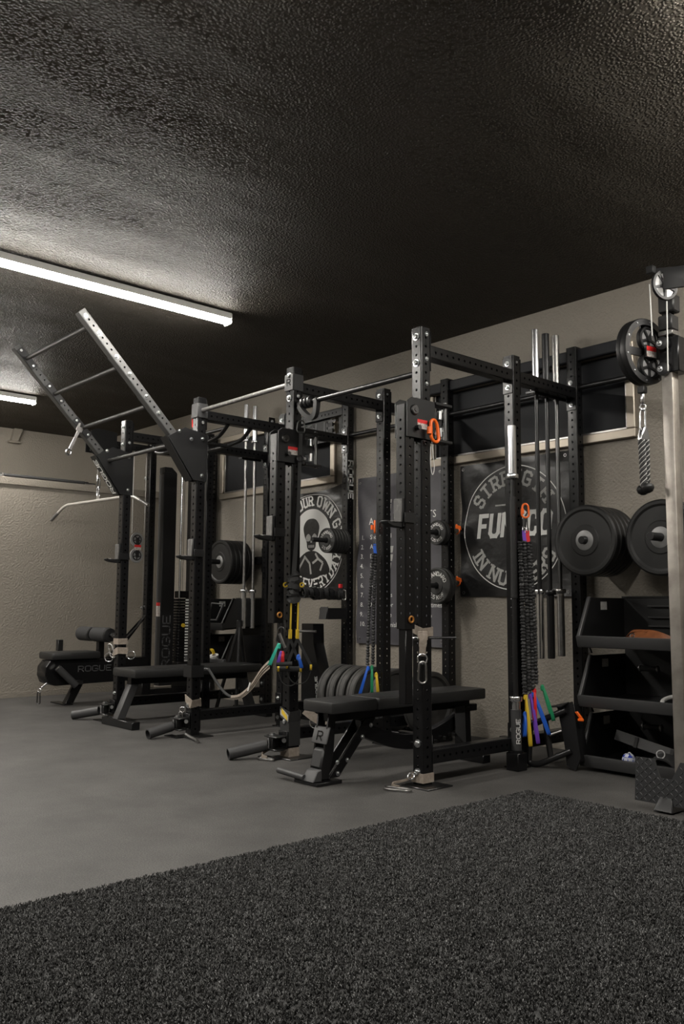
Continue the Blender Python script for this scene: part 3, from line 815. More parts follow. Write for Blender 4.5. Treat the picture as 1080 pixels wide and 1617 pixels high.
j_cup('D', -0.131, 1.412, 'black J-cup on the cable column in front of the slate rules banner')

# ================================================================== BARS
def barbell(x, y, z0, L, label, m_sleeve, m_shaft, Ls=0.42, group=None, rs=0.025, rsh=0.0142, two_tone=None):
    t = thing('barbell', label, 'barbell', (x, y, z0), group)
    z1 = z0 + L
    part('shaft', MB().cyl((x, y, z0 + Ls), (x, y, z1 - Ls), rsh, seg=14), m_shaft, t)
    for k, (a, b, zc) in enumerate(((z0, z0 + Ls, z0 + Ls), (z1 - Ls, z1, z1 - Ls - 0.028))):
        mb = MB(); mb.lathe([(0, 0), (rs - 0.003, 0), (rs, 0.003), (rs, b - a - 0.003), (rs - 0.003, b - a), (0.019, b - a), (0.018, b - a - 0.004), (0, b - a - 0.004)], (x, y, a), (0, 0, 1), 24)
        s_ = part('sleeve', mb, (two_tone if (two_tone and k == 0) else m_sleeve), t)
        mb = MB(); mb.lathe([(rsh, 0), (0.036, 0), (0.038, 0.003), (0.038, 0.025), (0.036, 0.028), (rsh, 0.028)], (x, y, zc), (0, 0, 1), 24)
        part('collar', mb, m_sleeve, t)
    return t
barbell(-0.125, 1.255, 0.632, 2.20, 'chrome-sleeved barbell hanging first from the front in the tall right-hand trio', 'chrome', 'blackbar', group='barbells hanging beside the strength banner')
barbell(-0.125, 1.372, 0.628, 2.20, 'all-black barbell hanging in the middle of the tall right-hand trio', 'blackbar', 'blackbar', group='barbells hanging beside the strength banner')
barbell(-0.125, 1.488, 0.640, 2.20, 'dull silver-sleeved barbell hanging nearest the wall in the tall right-hand trio', 'steel', 'darksteel', group='barbells hanging beside the strength banner')
barbell(-3.64, 1.375, 0.74, 2.19, 'chrome barbell hanging left in the farther pair, in front of the left bumper plates', 'chrome', 'steel', 0.345, 'barbells hanging in the farther bay')
barbell(-3.64, 1.48, 0.74, 2.19, 'chrome barbell hanging right in the farther pair, nearer the wall', 'chrome', 'steel', 0.345, 'barbells hanging in the farther bay')
for xx, ys, lb in ((-0.125, (1.255, 1.372, 1.488), 'black gun-rack hanger holding the trio of barbells'), (-3.64, (1.375, 1.48), 'black gun-rack hanger holding the farther pair of barbells')):
    t = thing('bar_hanger', lb, 'bar hanger', (xx, ys[0], 2.40), 'hangers for vertical barbells')
    part('back_rail', MB().box(xx + 0.041, xx + 0.049, ys[0] - 0.08, ys[-1] + 0.045, 2.37, 2.47, 0.002), 'satin', t)
    for y in [ys[0] - 0.05] + [(a + b) / 2 for a, b in zip(ys[:-1], ys[1:])] + [ys[-1] + 0.035]:
        part('prong', MB().box(xx - 0.045, xx + 0.042, y - 0.008, y + 0.008, 2.385, 2.40, 0.002), 'blackbar', t)
    part('pin', MB().cyl((xx + 0.03, ys[0] - 0.10, 2.40), (xx + 0.03, ys[0] - 0.02, 2.40), 0.009), 'zinc', t)
# lone barbell standing in a floor holder
bx, by = 0.022, 0.79
t = barbell(bx, by, 0.10, 1.985, 'barbell standing upright in a black floor socket against the right middle upright', 'chrome', 'blackbar', 0.305, None, 0.0265, 0.0145)
mb = MB(); mb.lathe([(0.0275, 0), (0.031, 0), (0.031, 0.24), (0.0275, 0.24)], (bx, by, 0.115), (0, 0, 1), 24)
sl = part('sleeve_cover', mb, 'texgrey', t, label='charcoal sleeve cover with white lettering')
vw = Vector((0.80, -0.60, 0)); tg = Vector((0.60, 0.80, 0))
flat_text('lettering', 'ROGUE', Vector((bx, by, 0.16)) + vw * 0.0325 + tg * 0.014, (0, 0, 1), -tg, 0.022, 'white', sl, align='l', t=0.17, wide=1.35, gap=0.34)
part('reflection_sleeve', MB().lathe([(0.015, 0), (0.021, 0), (0.021, 0.62), (0.015, 0.62)], (bx, by, 1.02), (0, 0, 1), 16), 'plastic', t)  # added sleeve standing in for the reflection along the bare shaft
t = thing('bar_socket', 'black square floor socket with the lone barbell standing in it', 'bar holder', (bx, by, 0))
part('socket', MB().box(bx - 0.045, bx + 0.045, by - 0.045, by + 0.045, 0.0, 0.105, 0.004), 'powder', t)
part('collar', MB().lathe([(0.033, 0), (0.043, 0), (0.043, 0.014), (0.033, 0.014)], (bx, by, 0.105), (0, 0, 1), 24), 'powder', t)
part('bracket', MB().box(bx - 0.11, bx - 0.045, by - 0.025, by + 0.025, 0.12, 0.19, 0.003), 'powder', t)

# ================================================================== PLATES
def bumper_mesh(r=0.225, th=0.05, hub=0.056, hubm=None):
    h = th / 2
    mb = MB()
    mb.lathe([(0.026, -h), (r * 0.42, -h), (r * 0.43, -h + 0.002), (r * 0.45, -h + 0.004), (r * 0.60, -h + 0.006), (r * 0.82, -h + 0.006), (r * 0.86, -h + 0.002), (r * 0.88, -h), (r * 0.955, -h), (r, -h + 0.008),
              (r, h - 0.008), (r * 0.955, h), (r * 0.88, h), (r * 0.86, h - 0.002), (r * 0.82, h - 0.006), (r * 0.45, h - 0.004), (r * 0.42, h), (0.026, h)], (0, 0, 0), (0, -1, 0), 56, closed=True)
    return mb.mesh('bumper_plate', angle=14)
def hub_mesh(hub=0.056, th=0.05):
    h = th / 2 + 0.0015; mb = MB()
    mb.lathe([(0.0262, -h), (hub - 0.002, -h), (hub, -h + 0.0015), (hub, h - 0.0015), (hub - 0.002, h), (0.0262, h)], (0, 0, 0), (0, -1, 0), 36, closed=True)
    return mb.mesh('hub')
BPM = bumper_mesh(); BPM.materials.append(M['rubber']); HUB = hub_mesh(0.063); HUB.materials.append(M['hubsteel'])
def bumper(x, y, z, label, group, s=1.0):
    t = thing('bumper_plate', label, 'weight plate', (x, y, z), group)
    placed('disc', BPM, T(x, y, z) @ Matrix.Scale(s, 4), t); placed('hub', HUB, T(x, y, z) @ Matrix.Scale(s, 4), t)
    return t
def peg(x, z, y0, y1, parent=None, r=0.0245):
    mb = MB(); mb.lathe([(0, 0), (r - 0.002, 0), (r, 0.003), (r, y1 - y0 - 0.006), (0.045, y1 - y0 - 0.006), (0.045, y1 - y0), (0, y1 - y0)], (x, y0, z), (0, 1, 0), 20)
    return part('storage_peg', mb, 'blackbar', parent or rig)
for x, z, yt, nm in ((0.225, 1.386, 1.212, 'left'), (0.735, 1.378, 1.13, 'right')):
    peg(x, z, yt, 1.535)
    for k in range(5):
        lb = 'black bumper plate, %s in the %s stack above the storage bins' % (('frontmost', 'second', 'third', 'fourth', 'rearmost')[k], nm)
        bumper(x, 1.272 + 0.053 * k, z, lb, 'bumper plates above the bins')
peg(-3.90, 1.385, 1.16, 1.535)
for k in range(5):
    bumper(-3.90, 1.285 + 0.052 * k, 1.385, 'black bumper plate, %s in the far stack behind the chrome barbell pair' % (('frontmost', 'second', 'third', 'fourth', 'rearmost')[k]), 'bumper plates in the far bay', 0.96)

def small_plate_mesh(r, th):
    h = th / 2; mb = MB()
    mb.lathe([(0.0262, -h), (r * 0.40, -h), (r * 0.44, -h + 0.004), (r * 0.84, -h + 0.005), (r * 0.88, -h), (r * 0.96, -h), (r, -h + 0.004), (r, h - 0.004), (r * 0.96, h), (r * 0.89, h), (r * 0.86, h - 0.005), (r * 0.47, h - 0.005), (r * 0.44, h), (0.0262, h)], (0, 0, 0), (0, -1, 0), 40, closed=True)
    me = mb.mesh('iron_disc', angle=20); me.materials.append(M['iron']); return me
def ring_text(x, y, z, r, parent, top, bottom, h):
    mb = MB(); fn = lambda p: Vector((x + p.x, y, z + p.y))
    arc_letters(mb, top, (0, 0), r * 0.56, 90, h, fn, True, t=0.24, wide=0.95)
    part('lettering', mb, 'white', parent, smooth=False); mb = MB()
    arc_letters(mb, bottom, (0, 0), r * 0.55 + h, 270, h, fn, False, t=0.2, wide=0.95)
    part('lettering', mb, 'white', parent, smooth=False)
def iron_plate(x, y, z, r, th, label, group, text=None, mesh=None):
    t = thing('iron_plate', label, 'weight plate', (x, y, z), group)
    d = placed('disc', mesh or small_plate_mesh(r, th), T(x, y, z), t)
    if text: ring_text(x, y - th / 2 + 0.0035, z, r, t, text[0], text[1], r * 0.2)
    return t
xb_ = SX['B'] - S / 2
peg(xb_, 1.522, 1.175, 1.535, r=0.02)
sm = small_plate_mesh(0.108, 0.03)
for k in range(6):
    iron_plate(xb_, 1.345 + 0.0325 * k, 1.522, 0.108, 0.03, 'small iron plate, %s in the stack before the skull banner' % (('frontmost and lettered', 'second', 'third', 'fourth', 'fifth', 'rearmost')[k]), 'small plates by the skull banner', ('STANDARD', '2.5 KGS') if k == 0 else None, sm)
xc_ = SX['C'] - S / 2
peg(xc_, 1.529, 1.30, 1.535, r=0.02); peg(xc_, 1.122, 1.28, 1.535, r=0.02)
sm2 = small_plate_mesh(0.096, 0.03); sm3 = small_plate_mesh(0.138, 0.034)
for k in range(2):
    iron_plate(xc_, 1.455 + 0.034 * k, 1.529, 0.096, 0.03, ('smallest lettered iron plate, on the upper peg right of the slate banner', 'small iron plate behind the smallest lettered one on the upper peg')[k], 'plates beside the slate banner', ('STANDARD', '1.25 KGS') if k == 0 else None, sm2)
    iron_plate(xc_, 1.455 + 0.038 * k, 1.122, 0.138, 0.034, ('larger lettered iron plate on the lower peg right of the slate banner', 'iron plate behind the larger lettered one on the lower peg')[k], 'plates beside the slate banner', ('STANDARD', '2.5 KGS') if k == 0 else None, sm3)
for z, r, lb in ((1.545, 0.0, 'orange-red spring clip behind the upper small plate, by the wall'), (1.145, 0.0, 'orange-red spring clip behind the lower iron plate, by the wall')):
    t = thing('spring_clip', lb, 'clip', (-1.12, 1.60, z), 'spring clips beside the slate banner')
    x = -1.135
    part('jaw', MB().tube(smooth_path([(x, 1.60, z + 0.05), (x + 0.03, 1.595, z + 0.02), (x + 0.035, 1.59, z - 0.01), (x + 0.0, 1.6, z - 0.025)], 4), 0.005, 8), 'orange', t)
    part('handle', MB().hexa([(x - 0.005, 1.59, z + 0.02), (x + 0.05, 1.59, z + 0.005), (x + 0.05, 1.60, z + 0.005), (x - 0.005, 1.60, z + 0.02), (x - 0.005, 1.59, z + 0.05), (x + 0.045, 1.59, z + 0.035), (x + 0.045, 1.60, z + 0.035), (x - 0.005, 1.60, z + 0.05)], 0.002), 'orange', t)
# big plates standing on edge on a floor rack behind the bench
def tyre_mesh(r=0.228, th=0.085):
    h = th / 2; mb = MB()
    mb.lathe([(0.026, -h * 0.8), (r * 0.4, -h * 0.8), (r * 0.45, -h * 0.6), (r * 0.8, -h * 0.6), (r * 0.86, -h), (r * 0.96, -h), (r, -h * 0.82), (r, -h * 0.3), (r * 0.985, -h * 0.25), (r * 0.985, -h * 0.1), (r, -h * 0.05), (r, h * 0.82), (r * 0.96, h), (r * 0.86, h),
              (r * 0.8, h * 0.6), (r * 0.45, h * 0.6), (r * 0.4, h * 0.8), (0.026, h * 0.8)], (0, 0, 0), (1, 0, 0), 56, closed=True)
    me = mb.mesh('tyre_plate'); me.materials.append(M['tyre']); return me
TY = tyre_mesh(); HUBX = hub_mesh(0.05, 0.072); HUBX.materials.append(M['darksteel'])
zc = 0.27; yc = 1.20
for k, x in enumerate((-2.02, -1.905, -1.79, -1.675, -1.42, -1.07)):
    t = thing('floor_plate', 'thick grey-black rubber plate standing on edge behind the bench, %s' % (('leftmost of the row', 'second in the row', 'third in the row', 'fourth, beside the blue strap', 'alone between the uprights', 'rightmost, past the tall front upright')[k]), 'weight plate', (x, yc, zc), 'plates standing on the floor rack')
    placed('disc', TY, T(x, yc, zc), t); placed('hub', HUBX, T(x, yc, zc) @ rotz(PI / 2), t)
t = thing('plate_rack', 'low black floor rack holding the thick plates on edge', 'plate rack', (-1.55, yc, 0))
for y in (yc - 0.13, yc + 0.13):
    part('rail', MB().box(-2.12, -0.98, y - 0.02, y + 0.02, 0.03, 0.062, 0.003), 'powder', t)
for x in (-2.10, -1.55, -1.0):
    part('foot', MB().box(x - 0.02, x + 0.02, yc - 0.16, yc + 0.16, 0.0, 0.03, 0.002), 'powder', t)

# ================================================================== STORAGE BINS
def bin_(x0, x1, yf, zl, label, group, h=0.235, lip=0.062, rim='plasticgrey', up=0.0):
    """open plastic tub: sloping front opening, lip along the bottom front"""
    t = thing('storage_bin', label, 'storage bin', ((x0 + x1) / 2, yf, zl - 0.075), group)
    yb = 1.62; zb = zl - lip; zt = zl + h
    side = [(yf, zb), (yf - 0.012, zl), (yf + 0.115, zt), (yb, zt), (yb, zb + 0.03)]
    for xx in (x0, x1 - 0.008):
        part('side_panel', MB().prism([(xx, a, b) for a, b in side], (0.008, 0, 0), 0.001), 'plastic', t)
    part('floor_panel', MB().hexa([(x0, yf, zb), (x1, yf, zb), (x1, yb, zb + 0.03), (x0, yb, zb + 0.03), (x0, yf, zb + 0.012), (x1, yf, zb + 0.012), (x1, yb, zb + 0.042), (x0, yb, zb + 0.042)]), 'plastic', t)
    part('back_panel', MB().box(x0 + 0.008, x1 - 0.008, yb - 0.008, yb, zb + 0.042, zt + up), 'plastic', t)
    part('front_lip', MB().hexa([(x0 - 0.006, yf - 0.006, zb - 0.004), (x1 + 0.006, yf - 0.006, zb - 0.004), (x1 + 0.006, yf + 0.012, zb - 0.004), (x0 - 0.006, yf + 0.012, zb - 0.004),
         (x0 - 0.006, yf - 0.024, zl + 0.004), (x1 + 0.006, yf - 0.024, zl + 0.004), (x1 + 0.006, yf + 0.012, zl + 0.004), (x0 - 0.006, yf + 0.012, zl + 0.004)], 0.006, 2), rim, t)
    for xx in (x0 - 0.006, x1 - 0.020):
        part('side_rim', MB().hexa([(xx, yf - 0.020, zl - 0.01), (xx + 0.02, yf - 0.020, zl - 0.01), (xx + 0.02, yf + 0.010, zl - 0.01), (xx, yf + 0.010, zl - 0.01),
             (xx, yf + 0.107, zt + 0.005), (xx + 0.02, yf + 0.107, zt + 0.005), (xx + 0.02, yf + 0.132, zt + 0.005), (xx, yf + 0.132, zt + 0.005)], 0.004), rim, t)
    part('top_rim', MB().box(x0 - 0.004, x1 + 0.004, yb - 0.014, yb + 0.004, zt + up, zt + up + 0.012, 0.002), 'plastic', t)
    lab = part('label_card', MB().box(x0 + 0.0085, x0 + 0.0095, yf + 0.24, yf + 0.31, zt - 0.075, zt - 0.025), 'dimprint', t, smooth=False)
    return t
YF = 1.10
BINS = [bin_(0.262, 1.15, YF, 0.792, 'top black storage bin, the one with the brown leather belt', 'bins under the bumper plates'),
        bin_(0.262, 1.15, YF, 0.438, 'middle black storage bin with the pale ring at its right', 'bins under the bumper plates', up=0.075),
        bin_(0.262, 1.15, YF, 0.088, 'bottom black storage bin with a strap loop and a blue checked pouch', 'bins under the bumper plates', up=0.075)]
for z in (0.90, 0.97, 0.845):
    part('rail', MB().box(0.45, 1.14, 1.585, 1.61, z, z + 0.012, 0.003), 'plasticgrey', BINS[0])
for zz in (0.69, 0.335):
    part('hook', MB().hexa([(0.27, YF + 0.09, zz), (0.29, YF + 0.09, zz), (0.29, YF + 0.11, zz), (0.27, YF + 0.11, zz), (0.275, YF + 0.085, zz + 0.035), (0.28, YF + 0.085, zz + 0.035), (0.28, YF + 0.10, zz + 0.035), (0.275, YF + 0.10, zz + 0.035)]), 'steel', BINS[1 if zz > 0.5 else 2])
# contents
pts = smooth_path([(0.52, 1.20, 0.775), (0.60, 1.16, 0.800), (0.68, 1.15, 0.808), (0.77, 1.155, 0.798), (0.85, 1.19, 0.775)], 6)
t = thing('leather_belt', 'brown leather belt folded in the top storage bin', 'belt', (0.8, 1.17, 0.80))
part('strap', MB().ribbon(pts, [Vector((0, 0.8, 0.6))] * len(pts), [0.02 + 0.07 * math.sin(PI * i / (len(pts) - 1)) for i in range(len(pts))], 0.012), 'leather', t)
part('tail', MB().ribbon(smooth_path([(0.50, 1.24, 0.79), (0.57, 1.20, 0.828), (0.68, 1.17, 0.83)], 5), (0, 0.8, 0.6), 0.02, 0.006), 'leather', t)
part('buckle', MB().torus((0.60, 1.135, 0.805), (0, -0.8, 0.6), 0.014, 0.003, 16, 6), 'chrome', t)
t = thing('gym_ring', 'pale gym ring lying at the right of the middle storage bin', 'gym ring', (0.98, 1.18, 0.44))
part('ring', MB().torus((0.83, 1.19, 0.445), (0, -0.3, 1), 0.075, 0.012, 28, 10), 'whitecord', t); part('strap_end', MB().box(0.82, 0.84, 1.25, 1.28, 0.40, 0.48, 0.002), 'blackweb', t)
for bx_, bz, lb in ((0.55, 0.60, 'small black dumbbell handle in the middle storage bin'), (0.56, 0.255, 'small black dumbbell handle at the back of the bottom storage bin')):
    t = thing('handle_grip', lb, 'cable handle', (bx_, 1.40, bz), 'cable handles in the bins')
    part('grip', MB().cyl((bx_ - 0.05, 1.40, bz), (bx_ + 0.05, 1.41, bz), 0.016), 'foam', t)
    for k in (-1, 1): part('end_knob', MB().lathe([(0, 0), (0.02, 0), (0.022, 0.004), (0.02, 0.012), (0, 0.012)], (bx_ + 0.05 * k, 1.405, bz), (k, 0.1, 0), 14), 'steel', t)
mb = MB(); bs = smooth_path([(0.39, 1.28, 0.205), (0.50, 1.26, 0.188), (0.63, 1.245, 0.165), (0.80, 1.235, 0.135), (0.98, 1.23, 0.105)], 6)
t = thing('strap_loop', 'long grey flat strap lying across the bottom storage bin', 'strap', (0.8, 1.2, 0.15))
part('band', MB().ribbon(bs, (0, 0.25, 1), 0.06, 0.008), 'plasticgrey', t)
for k in (8, 17): part('stitching', MB().ribbon([bs[k] + Vector((-0.012, -0.006, -0.001)), bs[k] + Vector((0.012, -0.0115, -0.003))], (0, 0.25, 1), 0.062, 0.002), 'blackweb', t)
def checked():
    m = mat('blue_white_check', (0.02, 0.03, 0.25), 0.7)
    nt = m.node_tree; tc = nt.nodes.new('ShaderNodeTexCoord'); ck = nt.nodes.new('ShaderNodeTexChecker'); ck.inputs['Scale'].default_value = 46
    ck.inputs[1].default_value = (0.5, 0.52, 0.6, 1); ck.inputs[2].default_value = (0.01, 0.03, 0.3, 1)
    nt.links.new(tc.outputs['Object'], ck.inputs['Vector']); nt.links.new(ck.outputs['Color'], nt.nodes['Principled BSDF'].inputs['Base Color']); return m
M['check'] = checked()
t = thing('checked_pouch', 'small blue and white checked pouch in the bottom storage bin', 'pouch', (0.72, 1.135, 0.09))
part('body', MB().lathe([(0, -0.035), (0.022, -0.033), (0.036, -0.015), (0.038, 0.008), (0.028, 0.028), (0.01, 0.035), (0, 0.036)], (0.553, 1.142, 0.092), (0.1, -0.3, 1), 18), 'check', t)
part('drawstring', MB().tube(smooth_path([(0.553, 1.132, 0.127), (0.568, 1.127, 0.137), (0.583, 1.132, 0.122)], 4), 0.003, 6), 'whitecord', t)
t = thing('ankle_cuff', 'black ankle cuff with a silver ring at the right of the bottom storage bin', 'cuff', (0.97, 1.14, 0.08))
part('cuff', MB().ribbon(smooth_path([(0.70, 1.13, 0.085), (0.74, 1.12, 0.135), (0.81, 1.125, 0.135), (0.85, 1.15, 0.085), (0.78, 1.17, 0.06)], 5, True), (0.1, 1, 0.3), 0.07, 0.01, True), 'foam', t)
part('ring', MB().torus((0.775, 1.10, 0.155), (0.3, -1, 0.4), 0.022, 0.004, 18, 6), 'hubsteel', t)
# left bins behind the farther bay
LB_ = [bin_(-4.10, -3.66, 1.16, 0.79, 'upper storage bin in the far bay under the left bumper stack', 'bins in the far bay', rim='plastic'),
       bin_(-4.10, -3.66, 1.16, 0.44, 'lower storage bin in the far bay, behind the flat bench', 'bins in the far bay', rim='plastic', up=0.07)]
t = thing('cable_basket', 'grey square-framed handle standing in the far upper storage bin', 'handle', (-3.9, 1.12, 0.80))
part('frame', MB().tube([(-3.98, 1.17, 0.82), (-3.80, 1.18, 0.82), (-3.78, 1.24, 0.97), (-3.96, 1.23, 0.98)], 0.012, 8, closed=True), 'plasticgrey', t)
part('hinge', MB().cyl((-3.985, 1.17, 0.80), (-3.975, 1.17, 0.86), 0.016), 'plastic', t)
for x, c, lb, dx in ((-4.0, 'red', 'small red band bundle in the far lower bin', 0), (-3.90, 'yellow', 'small yellow band bundle in the far lower bin', 0.02), (-3.84, 'whitecord', 'pale tape roll in the far lower bin', 0.03)):
    t = thing('band_bundle' if c != 'whitecord' else 'tape_roll', lb, 'band' if c != 'whitecord' else 'tape', (x, 1.19, 0.46))
    if c == 'whitecord':
        part('roll', MB().lathe([(0.022, 0), (0.042, 0), (0.042, 0.04), (0.022, 0.04)], (x, 1.19, 0.45), (0.2, -0.3, 1), 20, closed=True), c, t)
        part('core', MB().lathe([(0.018, 0.002), (0.0215, 0.002), (0.0215, 0.038), (0.018, 0.038)], (x, 1.19, 0.45), (0.2, -0.3, 1), 20, closed=True), 'tan', t)
    else:
        part('loop', MB().ribbon(smooth_path([(x - 0.04, 1.19, 0.44), (x - 0.02, 1.18, 0.53), (x + 0.03, 1.185, 0.53), (x + 0.04, 1.20, 0.45)], 5, True), (0, 1, 0.1), 0.03, 0.008, True), c, t)
        part('tie', MB().box(x - 0.012, x + 0.018, 1.16, 1.205, 0.47, 0.49, 0.003), 'blackweb', t)
t = thing('floor_stand', 'black tubular tripod stand behind the flat bench, in front of the far bins', 'stand', (-3.42, 1.15, 0))
for p in ((-3.52, 1.00, 0.0), (-3.28, 1.06, 0.0), (-3.46, 1.34, 0.0)):
    part('leg', MB().cyl((-3.36, 1.14, 0.80), p, 0.017, seg=12), 'blackbar', t)
part('head', MB().lathe([(0, 0), (0.03, 0), (0.03, 0.05), (0.02, 0.06), (0, 0.06)], (-3.36, 1.14, 0.77), (0, 0, 1), 16), 'blackbar', t)
part('shelf', MB().box(-4.02, -3.36, 0.965, 1.0, 0.44, 0.475, 0.004), 'plasticgrey', t)

# ================================================================== BANNERS
def sheet_wave(u, v):
    """out-of-plane ripple of a hung vinyl sheet (metres), u v in 0..1"""
    e = max(abs(u - .5), abs(v - .5)) * 2
    k = max(0.0, e - 0.72) / 0.28
    return 0.0025 * math.sin(7 * u + 3 * v) + k * 0.011 * math.sin(14 * u + 5 * v * v + 2) + k * 0.007 * math.sin(17 * v - 4 * u)
def banner(x0, x1, z0, z1, m, label, sag=0.0):
    t = thing('banner', label, 'banner', ((x0 + x1) / 2, WY - 0.02, z0))
    mb = MB(); n = 40; rows = []
    P = lambda u, v, off=0.0: Vector((x0 + (x1 - x0) * u, WY - 0.022 - sheet_wave(u, v) - off, z0 + (z1 - z0) * v - sag * max(0, v - .9) * 10 * math.sin(PI * u) * 0.5))
    for j in range(n + 1): rows.append([mb.v(P(i / n, j / n)) for i in range(n + 1)])
    back = [[mb.v(P(i / n, j / n, -0.0015)) for i in range(n + 1)] for j in range(n + 1)]
    for j in range(n):
        for i in range(n):
            mb.f([rows[j][i], rows[j][i + 1], rows[j + 1][i + 1], rows[j + 1][i]]); mb.f([back[j][i], back[j + 1][i], back[j + 1][i + 1], back[j][i + 1]])
    for k in range(n):
        mb.f([rows[0][k], back[0][k], back[0][k + 1], rows[0][k + 1]]); mb.f([rows[n][k + 1], back[n][k + 1], back[n][k], rows[n][k]])
        mb.f([rows[k][0], rows[k + 1][0], back[k + 1][0], back[k][0]]); mb.f([rows[k + 1][n], rows[k][n], back[k][n], back[k + 1][n]])
    part('sheet', mb, m, t)
    for u, v in ((.03, .03), (.97, .03), (.03, .97), (.97, .97)):
        part('eyelet', MB().torus(P(u, v, 0.001), (0, 1, 0), 0.010, 0.0025, 14, 6), 'steel', t)
    W, H = x1 - x0, z1 - z0
    fn = lambda p: P(0.5 + p[0] / W, 0.5 + p[1] / H, 0.0016)
    return t, fn
def ring_flat(name, fn, c, r, w, m, parent, n=96, a0=0, a1=360):
    mb = MB()
    for k in range(n):
        a, b = (math.radians(a0 + (a1 - a0) * q / n) for q in (k, k + 1))
        mb.poly([fn((c[0] + rr * math.cos(x), c[1] + rr * math.sin(x))) for rr, x in ((r, a), (r, b), (r + w, b), (r + w, a))])
    return part(name, mb, m, parent, smooth=False)
def blob(mb, fn, pts, n=5):
    P = smooth_path([(a, b, 0) for a, b in pts], n, True)
    c = sum((Vector(p) for p in P), Vector()) / len(P)
    for a, b in zip(P, P[1:] + P[:1]): mb.poly([fn(c), fn(a), fn(b)])
# strength banner
bt, fn = banner(-1.115, -0.125, 1.04, 2.05, 'bannerblack', 'black vinyl banner with a white circle and arched lettering, right of the slate banner')
ring_flat('ring_print', fn, (0, 0), 0.452, 0.007, 'white', bt)
mb = MB(); arc_letters(mb, 'STRENGTH', (0, 0), 0.325, 91, 0.095, fn, True, t=0.21, gap=0.42, serif=True, wide=0.82)
part('lettering', mb, 'dimprint', bt, smooth=False); mb = MB(); arc_letters(mb, 'IN NUMBERS', (0, 0), 0.425, 270, 0.095, fn, False, t=0.21, gap=0.36, space=0.45, serif=True, wide=0.82)
part('lettering', mb, 'dimprint', bt, smooth=False)
mb = MB(); letter_mesh(mb, 'FUNKCO', lambda u, v: fn((u + v * 0.13, v - 0.055)), 0.155, 'c', t=0.21, gap=0.26, wide=0.62)
part('lettering', mb, 'white', bt, smooth=False)
mb = MB(); mb.poly([fn(p) for p in ((-0.16, 0.165), (-0.05, 0.165), (-0.05, 0.176), (-0.16, 0.176))]); part('dash_print', mb, 'dimprint', bt, smooth=False)
# skull banner
bt, fn0 = banner(-3.43, -2.43, 1.045, 2.06, 'bannerblack', 'black vinyl banner with a white arch and a skull figure, left of the slate banner', 0.10)
fn = fn0; c0 = (0.0, 0.0)
ring_flat('ring_print', fn, c0, 0.462, 0.008, 'white', bt)
mb = MB(); arc_letters(mb, 'YOUR OWN GYM', (0, 0), 0.34, 62, 0.095, fn, True, t=0.2, gap=0.34, space=0.45, serif=True, wide=0.72)
part('lettering', mb, 'white', bt, smooth=False); mb = MB(); arc_letters(mb, 'OWN EVERYDAY', (0, 0), 0.44, 276, 0.09, fn, False, t=0.18, gap=0.36, space=0.45, serif=True, wide=0.72)
part('lettering', mb, 'white', bt, smooth=False)
mb = MB(); blob(mb, fn, [(-.27, -.28), (-.29, 0), (-.24, .18), (-.12, .28), (0, .305), (.12, .28), (.24, .18), (.29, 0), (.27, -.28), (0, -.30)]); part('arch_print', mb, 'white', bt, smooth=False)
fn2 = lambda p: fn(p) + Vector((0, -0.0012, 0)); fn3 = lambda p: fn(p) + Vector((0, -0.0024, 0))
mb = MB()
blob(mb, fn2, [(-.10, .06), (-.115, .14), (-.07, .20), (0, .215), (.07, .20), (.115, .14), (.10, .06), (.07, .0), (.055, -.06), (0, -.085), (-.055, -.06), (-.07, .0)])
blob(mb, fn2, [(-.06, -.09), (.06, -.09), (.16, -.14), (.23, -.20), (.26, -.29), (.12, -.315), (0, -.32), (-.12, -.315), (-.26, -.29), (-.23, -.20), (-.16, -.14)])
part('figure_print', mb, 'bannerblack', bt, smooth=False)
mb = MB()
for sx in (-1, 1): blob(mb, fn3, [(sx * .045 - .035, .045), (sx * .045, .075), (sx * .045 + .035, .05), (sx * .045 + .025, .01), (sx * .045 - .025, .01)])
blob(mb, fn3, [(-.012, -.005), (0, .02), (.012, -.005)]); 
for k in range(-2, 3): mb.poly([fn3((k * .018 - .006, -.055)), fn3((k * .018 + .006, -.055)), fn3((k * .018 + .006, -.03)), fn3((k * .018 - .006, -.03))])
for a in ([(-.10, -.13), (-.02, -.20), (.0, -.30)], [(.06, -.11), (.10, -.16), (.02, -.20)], [(.10, -.16), (.17, -.20), (.13, -.27)], [(-.09, -.14), (-.17, -.24), (-.18, -.30)]):
    for p, q in zip(a[:-1], a[1:]):
        d = (Vector(q) - Vector(p)).normalized(); nn = Vector((-d.y, d.x)) * .011; mb.poly([fn3(x) for x in (Vector(p) - nn, Vector(q) - nn, Vector(q) + nn, Vector(p) + nn)])
part('figure_highlight_print', mb, 'dimprint', bt, smooth=False)
# slate rules banner
bt, fn = banner(-2.292, -1.29, 0.645, 2.075, 'bannergrey', 'tall slate-grey banner with a white numbered list, behind the two cable columns')
def font_mesh(text, size):
    cu = bpy.data.curves.new('text', 'FONT'); cu.body = text; cu.size = size; cu.resolution_u = 2
    ob = bpy.data.objects.new('text', cu); COL.objects.link(ob)
    me = bpy.data.meshes.new_from_object(ob.evaluated_get(bpy.context.evaluated_depsgraph_get()))
    bpy.data.objects.remove(ob); bpy.data.curves.remove(cu); return me
def banner_text(text, x, z, size, m='white'):
    me = font_mesh(text, size)
    for v in me.vertices: v.co = fn((x + v.co.x - (-1.791), z + v.co.y - 1.36))
    me.materials.clear(); me.materials.append(M[m]); return part('lettering', me, m, bt)
zs = [1.517, 1.412, 1.307, 1.20, 1.095, 0.99, 0.885, 0.785, 0.685 + 0.0, 0.0]
px_z = (852, 867.5, 884, 900, 915, 931, 946, 962, 978, 993)
